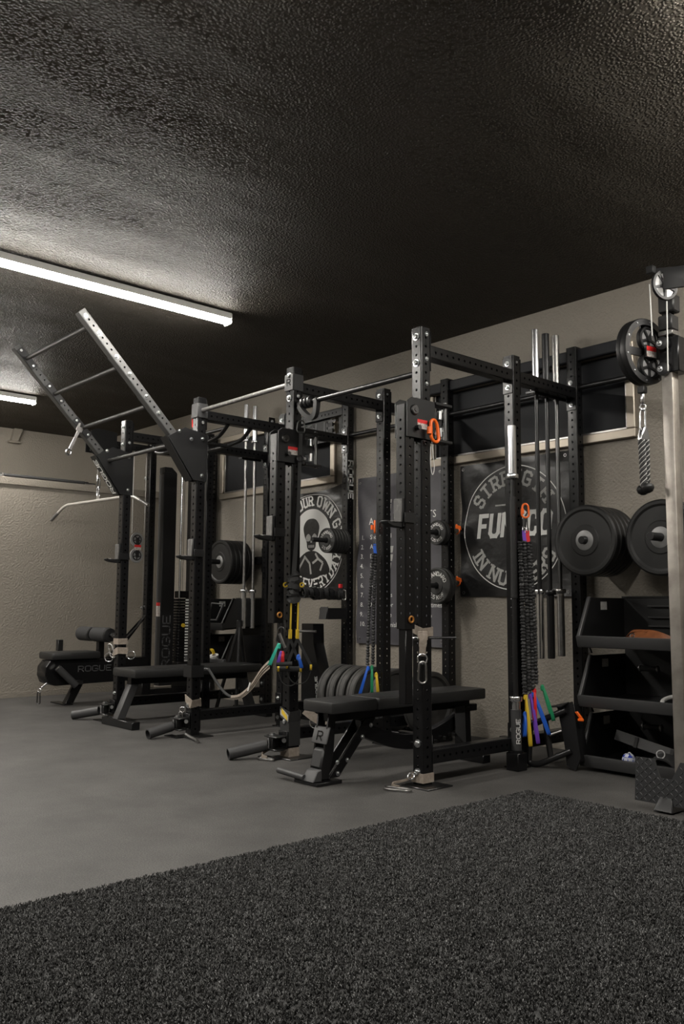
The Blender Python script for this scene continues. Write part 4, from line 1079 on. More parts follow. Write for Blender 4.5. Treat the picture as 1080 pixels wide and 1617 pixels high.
for i in range(10):
    z = 1.535 - i * 0.0825
    banner_text('%d.' % (i + 1), -2.255, z, 0.055)
    banner_text(('Show', 'Al', 'D', 'R', 'Li', 'A', 'C', '9', '', '')[i] or ' ', -2.135, z, 0.055) if ('Show', 'Al', 'D', 'R', 'Li', 'A', 'C', '9', '', '')[i] else None
    s_ = ('all', '', '', '', 'F', 'if', 'r s', 'for', 'ce', 'Finish')[i]
    if s_: banner_text(s_, -1.925, z, 0.055)
    s_ = ('', '', '', 's', '', '', '', 'd times', 'up', '')[i]
    if s_: banner_text(s_, -1.475, z, 0.055)
banner_text('A', -2.15, 1.66, 0.085); banner_text('TS', -1.46, 1.675, 0.085)
mb = MB()
for (a, b, w, h) in ((-1.93, 1.83, .06, .03), (-1.93, 1.76, .05, .06), (-1.925, 1.70, .04, .04), (-1.93, 1.41, .075, .055), (-1.93, 1.34, .07, .055), (-1.93, 1.275, .05, .05)):
    mb.poly([fn((x + 1.791, z - 1.36)) for x, z in ((a, b), (a + w * .85, b), (a + w, b + h), (a + w * .15, b + h))])
part('mark_print', mb, 'dimprint', bt, smooth=False)

# ================================================================== BANDS, TRAINERS, STRAPS
def bungee(mb, pts, r, seed=0):
    rnd = random.Random(seed); P = []
    for a, b in zip(pts[:-1], pts[1:]):
        a, b = Vector(a), Vector(b); n = max(2, int((b - a).length / 0.0042)); P += [a.lerp(b, i / n) for i in range(n)]
    P.append(Vector(pts[-1])); ph = 0.0; rad = []
    for i in range(len(P)):
        ph += rnd.uniform(0.9, 1.7); rad.append(r * (0.82 + 0.22 * math.sin(ph) + rnd.uniform(-.08, .08)))
        P[i] = P[i] + Vector((rnd.uniform(-1, 1), rnd.uniform(-1, 1), 0)) * r * 0.10
    mb.tube(P, r, 9, radii=rad); return mb
def strap_handle(name, top, bot, side, m, parent, w=0.019, spread=0.03):
    """folded webbing loop"""
    top, bot, side = Vector(top), Vector(bot), Vector(side); mid = top.lerp(bot, 0.45)
    dp = side.cross(Vector((0, 0, 1))).normalized()
    p = [top - dp * 0.004, mid - dp * spread * 0.7, bot - dp * spread * 0.35, bot + dp * spread * 0.35, mid + dp * spread * 0.7, top + dp * 0.004]
    path = smooth_path(p, 5); n = len(path)
    part(name, MB().ribbon(path, [side + Vector((0, 0, 0.12))] * n, [w * (0.55 + 0.55 * math.sin(PI * i / (n - 1))) for i in range(n)], 0.003), m, parent)
    part('knot', MB().lathe([(0, -0.02), (0.011, -0.014), (0.0135, 0), (0.011, 0.014), (0, 0.02)], top + Vector((0, 0, -0.02)), (0, 0, 1), 10), m, parent)
vside = Vector((0.66, 0.75, 0)).normalized()     # across the view, so loops show their width
def band_set(x, y, ztop, label, cols_top, strands, handles, group='resistance band sets', ed=None):
    t = thing('resistance_band_set', label, 'resistance bands', (x, y, ztop), group)
    ed = ed or vside
    part('carabiner', carabiner((x, y, ztop), ed, (0, 0, 1), 0.085, 0.045, 0.0065), 'orange', t, label='orange carabiner')
    part('carabiner_lock', MB().cyl((x - 0.012, y - 0.014, ztop - 0.062), (x - 0.012, y - 0.014, ztop - 0.03), 0.0105), 'orange', t)
    part('link', carabiner((x, y, ztop - 0.078), vside, (0, 0, 1), 0.10, 0.026, 0.004), 'darksteel', t)
    for k, c in enumerate(cols_top):
        o = Vector((x, y, ztop - 0.165)) + vside * (0.022 * (k - (len(cols_top) - 1) / 2))
        part('end_loop', MB().ribbon([o, o + Vector((0, 0, -0.03)), o + vside * 0.006 + Vector((0, 0, -0.075))], vside, 0.022, 0.006), c, t)
        part('ring', carabiner(o + Vector((0, 0, 0.02)), vside, (0, 0, 1), 0.035, 0.018, 0.0025), 'chrome', t)
    for k, (off0, off1, zb, r) in enumerate(strands):
        a = Vector((x, y, ztop - 0.235)) + vside * off0; b = Vector((x, y, zb)) + vside * off1
        part('elastic_sleeve', bungee(MB(), [a, a.lerp(b, .5) + vside * (off1 - off0) * .2, b], r, k + int(ztop * 1000)), 'bungee', t)
    for nm, off, z0, z1, c, tilt in handles:
        a = Vector((x, y, z0)) + vside * off
        strap_handle(nm, a, a + Vector((0, 0, z1 - z0)) + vside * tilt, vside, c, t)
    return t
band_set(0.052, 0.875, 1.60, 'long black elastic bands with orange clip, purple and red tabs, right of the lone barbell', ('purple', 'red'),
         [(-.034, -.022, .44, .0165), (-.010, .004, .455, .017), (.014, .028, .47, .0165), (.024, .05, .50, .015)],
         [('handle_loop', -.018, .445, .155, 'yellow', .025), ('handle_loop', .012, .45, .17, 'purple', .04), ('handle_loop', .03, .46, .22, 'blue', .085), ('handle_loop', .036, .48, .30, 'red', .0), ('handle_loop', .085, .50, .30, 'green', .06), ('handle_loop', -.022, .34, .20, 'blue', -.005)])
band_set(-1.215, 0.80, 1.575, 'thin black elastic bands with a blue tab, hanging over the adjustable bench', ('blue',),
         [(-.012, -.05, .55, .014), (.008, -.012, .56, .014)],
         [('handle_loop', -.045, .545, .355, 'blue', -.055), ('handle_loop', -.018, .55, .37, 'green', .0), ('handle_loop', .012, .50, .37, 'yellow', .012)], ed=Vector((-.75, .66, 0)))
# band handles at the lower end of the left cable column
t = thing('resistance_band_set', 'short bands with teal and purple loops, below the cable column beside the trainer', 'resistance bands', (-1.12, -0.12, 0.82), 'resistance band sets')
cx, cy = -1.13, -0.10
part('carabiner', carabiner((cx, cy, 0.83), vside, (0.05, 0.05, 1), 0.105, 0.05, 0.005), 'darksteel', t)
part('barrel', MB().cyl((cx - 0.01, cy - 0.01, 0.79), (cx + 0.015, cy + 0.02, 0.70), 0.011), 'steel', t)
for off, z0, z1, c, tl in ((-.015, .73, .60, 'teal', -.055), (0.0, .68, .60, 'purple', -.02), (.01, .68, .61, 'red', .0), (.11, .66, .58, 'blue', .02)):
    a = Vector((cx, cy, z0)) + vside * off
    strap_handle('handle_loop', a, a + Vector((0, 0, z1 - z0)) + vside * tl, vside, c, t, 0.02, 0.02)
part('grip', MB().cyl(Vector((cx, cy, .60)) - vside * .03, Vector((cx, cy, .60)) + vside * .07, 0.015), 'foam', t)

# suspension trainer
x, y = -1.125, -0.012
t = thing('suspension_trainer', 'black and yellow suspension trainer hanging down the front upright, handles near knee height', 'suspension trainer', (x, y, 2.2))
part('anchor_carabiner', carabiner((x, y + .05, 2.185), vside, (0, 0, 1), 0.085, 0.055, 0.005), 'darksteel', t)
part('anchor_strap', MB().ribbon([(x, y + .05, 2.11), (x, y + .035, 1.60), (x, y, 1.12)], vside, [0.022, 0.022, 0.03], 0.005), 'blackweb', t)
part('equalizer', MB().torus((x, y + .045, 1.93), (0.75, -0.66, 0), 0.02, 0.007, 18, 8), 'plastic', t)
part('strap_bundle', bungee(MB(), [(x, y, 1.16), (x, y - .005, 1.08), (x, y, 1.0)], 0.045, 4), 'blackweb', t)
for k, o in enumerate((-.05, .055)):
    part('buckle', MB().torus(Vector((x, y, 1.10)) + vside * o, (0.75, -0.66, 0.2), 0.013, 0.005, 16, 8), 'yellow', t, label='yellow buckle')
for k, o in enumerate((-.012, .034)):
    a = Vector((x, y, 1.0)) + vside * o; b = Vector((x, y, .755)) + vside * (o - 0.004)
    part('yellow_strap', MB().ribbon([a, a.lerp(b, .5), b], vside, 0.011, 0.003), 'yellow', t, label='yellow webbing strap')
    part('strap_end', MB().box(*sum(([v - 0.009, v + 0.009] for v in (b.x, b.y)), []), b.z, b.z + 0.06, 0.002), 'yellow', t)
    l_, r_ = (-.095, .06) if k == 0 else (-.04, .125)
    zg = 0.563 if k == 0 else 0.575
    for e in (l_, r_):
        part('handle_strap', MB().ribbon([b, b.lerp(Vector((x, y, zg)) + vside * e, .5), Vector((x, y, zg)) + vside * e], vside, 0.018, 0.004), 'blackweb', t)
    g0, g1 = Vector((x, y, zg)) + vside * (l_ + .012), Vector((x, y, zg)) + vside * (r_ - .012)
    if k == 0: part('foam_grip', MB().cyl(g0, g1, 0.0175, seg=18), 'foam', t)
    for e, sg in ((l_, 1), (r_, -1)):
        p = Vector((x, y, zg)) + vside * e
        part('grip_collar', MB().cyl(p, p + vside * 0.013 * sg, 0.0185, seg=18), 'yellow', t)
    lp = smooth_path([Vector((x, y, zg)) + vside * l_, Vector((x, y, zg - .08)) + vside * (l_ + .03), Vector((x, y, zg - .105)) + vside * ((l_ + r_) / 2), Vector((x, y, zg - .08)) + vside * (r_ - .03), Vector((x, y, zg)) + vside * r_], 6)
    part('foot_loop', MB().ribbon(lp, (0.75, -0.66, 0), 0.02, 0.004), 'blackweb', t)

def post_loop(s, z, h=0.045, tilt=0.0, g=0.004):
    x1, x0 = SX[s] + g, SX[s] - S - g
    return [(x0, -g, z + tilt), (x1, -g, z - tilt * .3), (x1, S + g, z), (x0, S + g, z + tilt)]
def dring(p, ax, R=0.022): return MB().torus(p, ax, R, 0.004, 20, 8)
def strap(s, z, label, group, h=0.045, tilt=0.0, m='tan', loc=None):
    t = thing('anchor_strap', label, 'strap', loc or (SX[s], 0, z), group)
    part('webbing_loop', MB().ribbon(post_loop(s, z, h, tilt), (0, 0, 1), h, 0.004, True), m, t)
    return t
GS = 'anchor straps round the front uprights'
t = strap('D', 0.83, 'tan anchor strap with ring and silver carabiner halfway down the tallest front upright', GS, 0.05, 0.02)
part('pinch', MB().hexa([(-.03, -.014, .79), (.018, -.014, .78), (.018, .03, .78), (-.03, .0, .79), (-.03, -.014, .83), (.018, -.014, .835), (.018, .03, .835), (-.03, .0, .83)], 0.006), 'tan', t)
part('tail', MB().ribbon(smooth_path([(.012, -.012, .825), (.022, -.018, .79), (.02, -.02, .745), (.018, -.02, .70)], 4), (0.76, -0.65, 0) if False else (0.66, 0.75, 0), [0.05] * 4 + [0.042] * 4 + [0.036] * 5, 0.004), 'tan', t)
part('ring', dring((.02, -.022, .685), (0.75, -0.66, 0), 0.026), 'chrome', t)
part('carabiner', carabiner((.024, -.026, .67), vside, (0, 0, 1), 0.115, 0.046, 0.0055), 'steel', t)
t = thing('hitch_pin', 'silver pin through the front upright beside the hanging carabiner', 'pin', (-.03, -.03, .79))
part('pin', MB().cyl((-.085, -.03, .795), (-.012, -.02, .792), 0.009), 'chrome', t); part('rod', MB().cyl((0.001, 0.03, .795), (0.14, 0.12, .80), 0.006), 'darksteel', t)
t = strap('D', 0.045, 'tan anchor strap at the foot of the tallest front upright, carabiner lying on the floor', GS, 0.05)
part('tail', MB().ribbon(smooth_path([(-.05, -.012, .05), (-.09, -.05, .03), (-.13, -.09, .016), (-.11, -.12, .012), (-.05, -.13, .012)], 5), (0.3, 0.2, 1), 0.012, 0.008), 'tan', t)
part('ring', dring((-.055, -.035, .055), (0.3, -0.6, 0.5), 0.018), 'chrome', t)
part('carabiner', carabiner((.045, -.14, .0105), (0.6, -0.75, 0), (0.78, 0.3, 0), 0.15, 0.06, 0.006), 'steel', t)
t = strap('C', 0.035, 'tan anchor strap bunched at the foot of the front upright with the yellow label', GS, 0.055)
part('tail', MB().ribbon(smooth_path([(-1.24, -.01, .045), (-1.27, -.06, .06), (-1.28, -.12, .035), (-1.25, -.15, .015), (-1.2, -.15, .012)], 5), (0.3, 0.1, 1), 0.03, 0.006), 'tan', t)
part('carabiner', carabiner((-1.14, -.14, .0105), (0.6, -0.75, 0), (0.8, 0.25, 0), 0.12, 0.05, 0.006), 'steel', t)
t = thing('label_collar', 'white band with a yellow label round the front upright with the trainer', 'collar', (-1.2, 0, 0.26))
part('band', MB().ribbon(post_loop('C', 0.262, tilt=0.022, g=0.007), (0, 0, 1), 0.07, 0.006, True), 'blackweb', t)
xl = SX['C'] + 0.0
hx4 = lambda x0, x1, y, d, e: MB().hexa([(x0, y - .002, .268 + e), (x1, y - .002, .228 + e), (x1, y, .228 + e), (x0, y, .268 + e), (x0, y - .002, .318 - e), (x1, y - .002, .270 - e), (x1, y, .270 - e), (x0, y, .318 - e)])
lb = part('label', hx4(xl - .078, xl + .004, -.011, 0, 0), 'dimprint', t, smooth=False, label='white label with a yellow field')
part('label_field', hx4(xl - .062, xl - .004, -.0132, 0, .009), 'yellow', lb, smooth=False)
part('sheath', MB().ribbon(post_loop('C', 0.15, g=0.006), (0, 0, 1), 0.15, 0.006, True), 'blackweb', t)
t = thing('anchor_strap', 'slack tan strap with a round ring behind the labelled front upright', 'strap', (-1.1, 0.2, 0.25), GS)
part('webbing', MB().ribbon(smooth_path([(-1.12, .09, .30), (-1.05, .16, .235), (-.98, .22, .26), (-.93, .30, .30), (-1.0, .38, .32)], 5), (0.2, 0.3, 1), 0.055, 0.005), 'tan', t)
part('ring', dring((-1.10, .16, .215), (0.75, -0.66, 0.1), 0.034), 'chrome', t)
t = strap('B', 0.245, 'grey anchor strap with a hanging clip low on the front upright under the gusset', GS, 0.06, 0.03)
part('ring', dring((-2.425, -.02, .19), (0.75, -0.66, 0), 0.02), 'chrome', t)
part('clip', carabiner((-2.43, -.03, .175), vside, (0, 0, 1), 0.12, 0.035, 0.0055), 'steel', t)
t = strap('A', 0.655, 'tan anchor strap with rings on the farthest left front upright, upper loop', GS, 0.05)
part('webbing_loop', MB().ribbon(post_loop('A', 0.575, tilt=-0.02, g=0.006), (0, 0, 1), 0.055, 0.004, True), 'tan', t)
part('ring', dring((-3.60, -.03, .52), (0.75, -0.66, 0), 0.036), 'chrome', t); part('ring', dring((-3.46, .10, .54), (0.75, -0.66, 0.2), 0.034), 'chrome', t)
part('clip', carabiner((-3.60, -.03, .63), vside, (-.3, -.2, 1), 0.12, 0.04, 0.006), 'steel', t)
t = strap('A', 0.03, 'tan strap bunched at the foot of the farthest left front upright', GS, 0.045)
part('tail', MB().ribbon(smooth_path([(-3.56, -.01, .03), (-3.55, -.08, .02), (-3.48, -.12, .012)], 5), (0.3, 0.1, 1), 0.03, 0.006), 'tan', t)
# band collar and drooping strap between two uprights
t = thing('band_collar', 'black box collar round the front upright behind the flat bench', 'collar', (SX['B'], 0, 0.47))
part('collar', MB().ribbon(post_loop('B', 0.475, g=0.012), (0, 0, 1), 0.085, 0.014, True), 'satin', t)
part('pin', MB().cyl((SX['B'] + .012, .10, .49), (SX['B'] + .05, .115, .49), 0.011), 'chrome', t)
t = thing('drooping_strap', 'black cord and pale webbing strap drooping between two front uprights', 'strap', (-2.0, 0.1, 0.4))
P_ = smooth_path([(-2.28, .11, .49), (-2.15, .10, .40), (-1.98, .06, .34), (-1.82, .02, .325)], 6)
part('cord', MB().tube(P_, 0.010, 8), 'blackweb', t)
P2 = smooth_path([(-1.84, .02, .325), (-1.68, -.02, .345), (-1.5, -.06, .42), (-1.33, -.10, .53), (-1.22, -.12, .585)], 6)
for k, o in enumerate((-.012, .008, .026)):
    part('webbing', MB().ribbon([p + Vector((0, -.004 * k, o * (0.25 + 0.75 * i / len(P2)))) for i, p in enumerate(P2)], (0, .15, 1), 0.017, 0.003), 'tan', t)
part('tie', MB().ribbon([P2[12] + Vector((-.012, -.02, -.02)), P2[12] + Vector((.012, -.02, .035))], (1, 0, 1), 0.012, 0.004), 'whitecord', t)

# ================================================================== LANDMINES
def landmine(s, end, label):
    x0 = SX[s] - S / 2; t = thing('landmine', label, 'landmine', (x0, -0.05, 0), 'landmine sleeves at the foot of the uprights')
    hx, hy, hz = x0 - 0.06, -0.055, 0.085; h = Vector((hx, hy, hz)); e = Vector((end[0], end[1], 0.036)); d = (e - h).normalized()
    part('sleeve', MB().pipe(e, h + d * 0.05, 0.036, 0.029, 22), 'texgrey', t)
    part('floor_plate', MB().box(x0 - 0.12, x0 + 0.05, -0.13, -0.065, 0.0, 0.008, 0.001), 'powder', t)
    part('post_plate', MB().box(x0 - 0.045, x0 + 0.045, -0.022, -0.0135, 0.06, 0.17, 0.002), 'powder', t)
    for dz in (0.045, -0.035):
        part('yoke_plate', MB().box(hx - 0.035, x0 + 0.035, -0.10, -0.02, hz + dz, hz + dz + 0.009, 0.002), 'darksteel', t)
    part('pivot_block', MB().box(hx - 0.028, hx + 0.028, hy - 0.028, hy + 0.028, hz - 0.026, hz + 0.045, 0.004), 'darksteel', t)
    part('pivot_pin', MB().lathe([(0, 0), (0.027, 0), (0.027, 0.004), (0.017, 0.0045), (0.017, 0.014), (0, 0.014)], (hx, hy, hz + 0.054), (0, 0, 1), 6), 'zinc', t)
    part('pivot_rod', MB().cyl((hx - 0.005, hy - 0.03, hz - 0.03), (hx - 0.005, hy - 0.03, hz + 0.04), 0.007), 'chrome', t)
    part('lock_nut', MB().cyl((x0 + 0.02, -0.03, 0.115), (x0 + 0.045, -0.045, 0.115), 0.014), 'zinc', t)
    return t
landmine('A', (-3.80, -0.245), 'dark landmine sleeve resting on the floor beyond the flat bench foot')
tB = landmine('B', (-2.43, -0.30), 'dark landmine sleeve at the upright behind the flat bench, chain beside it')
part('chain', MB().tube(smooth_path([(-2.30, -.06, .03), (-2.22, -.07, .018), (-2.12, -.09, .014), (-2.05, -.12, .012)], 5), 0.012, 6), 'steel', tB)
landmine('C', (-1.355, -0.335), 'nearest dark landmine sleeve, at the foot of the upright with the yellow trainer')

# ================================================================== BENCHES
def pad(mb, x0, x1, y0, y1, z0, z1, b=0.012): return mb.box(x0, x1, y0, y1, z0, z1, b, 2)
t = thing('flat_bench', 'long black flat bench with slanted square legs, in the far open bay', 'bench', (-3.17, 0.5, 0))
part('pad', pad(MB(), -3.365, -2.985, -0.115, 1.13, 0.385, 0.452, 0.014), 'vinyl', t)
part('spine', MB().box(-3.205, -3.145, -0.06, 1.08, 0.325, 0.384, 0.003), 'powder', t)
for yt, yb in ((-0.03, -0.145), (1.04, 1.14)):
    part('leg', MB().hexa([(-3.215, yb - .035, .06), (-3.135, yb - .035, .06), (-3.135, yb + .035, .06), (-3.215, yb + .035, .06), (-3.215, yt - .035, .325), (-3.135, yt - .035, .325), (-3.135, yt + .035, .325), (-3.215, yt + .035, .325)], 0.003), 'texgrey', t)
    part('foot', MB().box(-3.40, -2.89, yb - .035, yb + .035, 0.0, 0.06, 0.004), 'powder', t)
t = thing('adjustable_bench', 'black adjustable bench set flat beneath the tallest upright, seat and back pads with a gap', 'bench', (-0.43, 0.2, 0))
part('seat_pad', pad(MB(), -.545, -.295, -.395, -.052, .385, .45), 'vinyl', t)
part('back_pad', pad(MB(), -.55, -.293, -.042, .90, .385, .452), 'vinyl', t)
part('spine', MB().prism([(-.46, -.32, .33), (-.46, .86, .33), (-.46, .86, .385), (-.46, -.32, .385)], (.065, 0, 0), .003), 'powder', t)
arc = [(-.08 + .9 * k / 10, .235 - .12 * math.sin(PI * k / 10)) for k in range(11)]
part('adjuster_arc', MB().prism([(-.455, a, b) for a, b in arc] + [(-.455, a, b + .085) for a, b in arc[::-1]], (.05, 0, 0), .002), 'powder', t)
for xx in (-.485, -.40):
    part('front_leg_plate', MB().prism([(xx, -.335, .38), (xx, -.285, .38), (xx, -.30, .16), (xx, -.335, .03), (xx, -.40, .03), (xx, -.365, .17)], (.012, 0, 0), .001), 'powder', t)
    part('brace_plate', MB().prism([(xx, -.06, .33), (xx, .02, .33), (xx, -.26, .03), (xx, -.335, .03)], (.012, 0, 0), .001), 'powder', t)
for k, (yb, zb) in enumerate(((-.02, .29), (-.085, .23), (-.20, .115), (-.27, .05), (-.275, .11))): bolt((-.387, yb, zb), (1, 0, 0), t, .8)
b_ = part('front_badge', MB().hexa([(-.50, -.372, .215), (-.372, -.372, .215), (-.372, -.36, .215), (-.50, -.36, .215), (-.50, -.344, .305), (-.372, -.344, .305), (-.372, -.332, .305), (-.50, -.332, .305)], .004), 'texgrey', t, label='grey badge plate with a letter')
flat_text('lettering', 'R', (-.436, -.3675, .236), (1, 0, 0), (0, .3, .954), 0.045, 'powder', b_, t=0.2, wide=1.2)
part('bumper_block', MB().hexa([(-.485, -.395, .085), (-.39, -.395, .085), (-.39, -.34, .085), (-.485, -.34, .085), (-.485, -.37, .19), (-.39, -.37, .19), (-.39, -.33, .19), (-.485, -.33, .19)], .012), 'texgrey', t)
part('toe_block', MB().hexa([(-.48, -.45, .02), (-.385, -.45, .02), (-.385, -.385, .02), (-.48, -.385, .02), (-.48, -.42, .075), (-.385, -.42, .075), (-.385, -.385, .085), (-.48, -.385, .085)], .004), 'texgrey', t)
part('base_plate', MB().box(-.56, -.36, -.44, -.26, 0.0, .02, .003), 'powder', t)
part('foot_handle', MB().cyl((-.70, -.44, .045), (-.47, -.44, .035), 0.017, seg=16), 'texgrey', t)
part('rear_post', MB().hexa([(-.47, .80, .02), (-.39, .80, .02), (-.39, .87, .02), (-.47, .87, .02), (-.47, .79, .33), (-.39, .79, .33), (-.39, .86, .33), (-.47, .86, .33)], .003), 'powder', t)
part('rear_gusset', MB().prism([(-.384, .70, .34), (-.384, .79, .34), (-.384, .80, .10), (-.384, .70, .18)], (.008, 0, 0), .001), 'texgrey', t)
part('rear_foot', MB().box(-.62, -.24, .80, .87, 0.0, .05, .003), 'powder', t)
part('rear_stub', MB().box(-.45, -.40, .86, .94, .30, .345, .004), 'powder', t)
for k in range(5):
    part('adjuster_tooth', MB().lathe([(0, 0), (.011, 0), (.011, .025), (0, .025)], (-.40, .36 + .085 * k, .135 + .012 * abs(k - 1)), (1, 0, 0), 10), 'darksteel', t)

# ================================================================== LAT MACHINE
X = -4.90
t = thing('lat_pulldown_machine', 'black lat pulldown and low row machine with weight stack by the far wall corner', 'lat pulldown', (X, 0.8, 0))
placed('tower_upright', perf_tube(2.66), T(X - 0.02, 1.06, 0.0), t)
for z in (2.30, 0.93): bolt((X - 0.06, 1.02, z), (-0.2, -1, 0), t, 1.5)
sh = MB(); sh.prism([(X - .075, 1.19, .12), (X + .03, 1.19, .12), (X + .03, 1.345, .12), (X - .075, 1.345, .12)], (0, 0, 2.25), .003)
shroud = part('stack_shroud', sh, 'satin', t)
part('shroud_face', MB().box(X - .07, X + .025, 1.184, 1.1895, .13, 2.35, .001), 'texgrey', shroud, label='grey front strip of the shroud')
part('shroud_cap', MB().prism([(X - .075, 1.19, 2.37), (X + .03, 1.19, 2.37), (X + .03, 1.345, 2.37), (X - .075, 1.345, 2.37)], (0, 0, .0)) if False else MB().hexa([(X - .075, 1.19, 2.371), (X + .03, 1.19, 2.371), (X + .03, 1.345, 2.371), (X - .075, 1.345, 2.371), (X - .075, 1.19, 2.43), (X + .03, 1.19, 2.43), (X + .03, 1.28, 2.43), (X - .075, 1.28, 2.43)]), 'satin', shroud)
st = part('caution_sticker', MB().box(X - .055, X + .02, 1.182, 1.184, .84, .985), 'sticker', shroud, smooth=False, label='red and white caution sticker')
part('sticker_band', MB().box(X - .055, X + .02, 1.181, 1.182, .95, .985), 'redlabel', shroud, smooth=False)
flat_text('lettering', 'ROGUE', (X + .0315, 1.30, .30), (0, 0, 1), (0, -1, 0), 0.085, 'greyprint', shroud, align='l', t=0.17, wide=1.35, gap=0.34)
WPM = MB().box(-.09, .04, -.07, .07, 0, .028, .003).mesh('weight_plate'); WPM.materials.append(M['powder'])
LBM = MB().box(-.001, .002, -.028, .028, .006, .022).mesh('number_label'); LBM.materials.append(M['white'])
for k in range(22):
    w = placed('weight_plate', WPM, T(X + .02, 1.46, .36 + .0305 * k), t)
    placed('number_label', LBM, T(X + .0605, 1.495, .36 + .0305 * k), w)
part('selector_pin', MB().lathe([(0, 0), (.02, 0), (.022, .006), (.02, .016), (0, .018)], (X + .06, 1.44, .745), (1, 0, 0), 16), 'yellow', t, label='yellow selector pin')
part('stack_head', MB().box(X - .06, X + .05, 1.40, 1.52, 1.035, 1.11, .004), 'powder', t)
for yy in (1.405, 1.545):
    part('guide_rod', MB().cyl((X + .035, yy, .30), (X + .035, yy, 2.42), 0.0125, seg=14), 'chrome', t)
part('rear_column', MB().box(X - .09, X - .015, 1.555, 1.60, 0.0, 2.5, .003), 'powder', t)
part('stack_base', MB().box(X - .12, X + .10, 1.02, 1.60, 0.0, .10, .004), 'powder', t)
part('stack_cushion', MB().box(X - .07, X + .06, 1.39, 1.53, .10, .355, .004), 'rubber', t)
placed('top_boom', perf_tube(1.12, faces=(1, 3)), Matrix(((1, 0, 0, X - .02), (0, 0, 1, .40), (0, -1, 0, 2.60), (0, 0, 0, 1))), t)
for xx in (X - .075, X + .03):
    part('boom_plate', MB().prism([(xx, .33, 2.50), (xx, .62, 2.49), (xx, .62, 2.72), (xx, .40, 2.74), (xx, .33, 2.70)], (.008, 0, 0), .001), 'satin', t)
def pulley(name, c, ax, r, parent, w=0.018):
    """spoked cable wheel: rim groove, hub and five spokes"""
    c, ax = Vector(c), Vector(ax).normalized(); h = w / 2
    rim = part(name, MB().lathe([(r * .80, -h), (r * .97, -h), (r, -h * .7), (r * .90, 0), (r, h * .7), (r * .97, h), (r * .80, h)], c, ax, 30, closed=True), 'plastic', parent)
    part('wheel_face', MB().lathe([(r * .2, -h * .3), (r * .82, -h * .3), (r * .82, h * .3), (r * .2, h * .3)], c, ax, 24, closed=True), 'spokes', rim)
    e1 = ax.cross(Vector((0, 0, 1))).normalized(); e2 = ax.cross(e1)
    for k in range(5):
        a = 2 * PI * k / 5 + .3; d = e1 * math.cos(a) + e2 * math.sin(a); n = ax.cross(d) * r * .075; q = c + ax * (h * .95); q0 = c - ax * (h * .95)
        m_ = MB(); m_.hexa([q0 + d * r * .15 - n, q0 + d * r * .85 - n * 1.3, q0 + d * r * .85 + n * 1.3, q0 + d * r * .15 + n, q + d * r * .15 - n, q + d * r * .85 - n * 1.3, q + d * r * .85 + n * 1.3, q + d * r * .15 + n])
        part('spoke', m_, 'plastic', rim)
    part('hub', MB().cyl(c - ax * h * 1.3, c + ax * h * 1.3, r * .22, seg=16), 'plastic', rim)
    return rim
pulley('boom_pulley', (X - .02, .42, 2.53), (1, 0, 0), .055, t)
part('lat_cable', MB().cyl((X + .0, .437, 2.50), (X + .0, .437, 2.20), .003, seg=6), 'whitecord', t)
part('lat_cable', MB().cyl((X, .84, 2.56), (X, .84, 1.70), .003, seg=6), 'whitecord', t)
part('lat_cable', MB().cyl((X, .985, 2.56), (X, .985, .5), .003, seg=6), 'steel', t)
part('lat_cable', MB().cyl((X - .02, .82, 1.40), (X - .02, .80, .5), .003, seg=6), 'whitecord', t)
part('stack_cable', MB().cyl((X - .0, 1.46, 1.10), (X - .0, 1.46, 2.56), .003, seg=6), 'steel', t)
# low row bench
part('seat_pad', pad(MB(), X - .17, X + .15, -.03, .47, .435, .505, .02), 'vinyl', t)
bd = MB(); prof = [(-.02, .43), (-.065, .37), (-.07, .29), (-.04, .22), (.03, .19), (.62, .20), (1.02, .20), (1.02, .43)]
bd.prism([(X - .10, a, b) for a, b in prof], (.20, 0, 0), .006)
body = part('bench_body', bd, 'powder', t)
flat_text('lettering', 'ROGUE', (X + .1015, .26, .315), (0, 1, 0), (0, 0, 1), 0.05, 'greyprint', body, align='l', t=0.17, wide=1.45, gap=0.36)
part('front_leg', MB().hexa([(X - .04, .17, .01), (X + .04, .17, .01), (X + .04, .25, .01), (X - .04, .25, .01), (X - .04, .27, .20), (X + .04, .27, .20), (X + .04, .35, .20), (X - .04, .35, .20)], .003), 'powder', t)
part('front_foot', MB().box(X - .22, X + .10, .13, .22, 0.0, .012, .002), 'powder', t)
part('foot_roller', MB().cyl((X + .16, .03, .36), (X + .20, .20, .19), 0.034, seg=18), 'foam', t)
part('roller_cap', MB().cyl((X + .157, .022, .368), (X + .16, .03, .36), 0.028, seg=18), 'steel', t)
part('roller_bracket', MB().box(X + .10, X + .20, .20, .27, .20, .235, .003), 'darksteel', t)
part('rear_foot', MB().box(X - .16, X + .16, .92, 1.0, 0.0, .20, .004), 'powder', t)
part('knee_post', MB().box(X - .03, X + .03, .50, .56, .43, .66, .003), 'powder', t)
part('seat_knob', MB().box(X - .30, X - .24, .20, .25, .50, .61, .003), 'plastic', t)
yk, zk = .50, .665
part('roller_axle', MB().cyl((X - .40, yk, zk), (X + .33, yk, zk), .014, seg=14), 'chrome', t)
for a, b in ((-.37, -.12), (-.06, .24)):
    part('thigh_roller', MB().lathe([(.02, 0), (.062, 0), (.072, .012), (.072, b - a - .012), (.062, b - a), (.02, b - a)], (X + a, yk, zk), (1, 0, 0), 26), 'foam', t)
    part('roller_collar', MB().lathe([(.02, 0), (.066, 0), (.07, .008), (.066, .03), (.02, .03)], (X + b, yk, zk), (1, 0, 0), 12), 'plastic', t)
part('axle_end', MB().lathe([(.006, 0), (.024, 0), (.024, .014), (.006, .014)], (X + .325, yk, zk), (1, 0, 0), 16, closed=True), 'chrome', t)
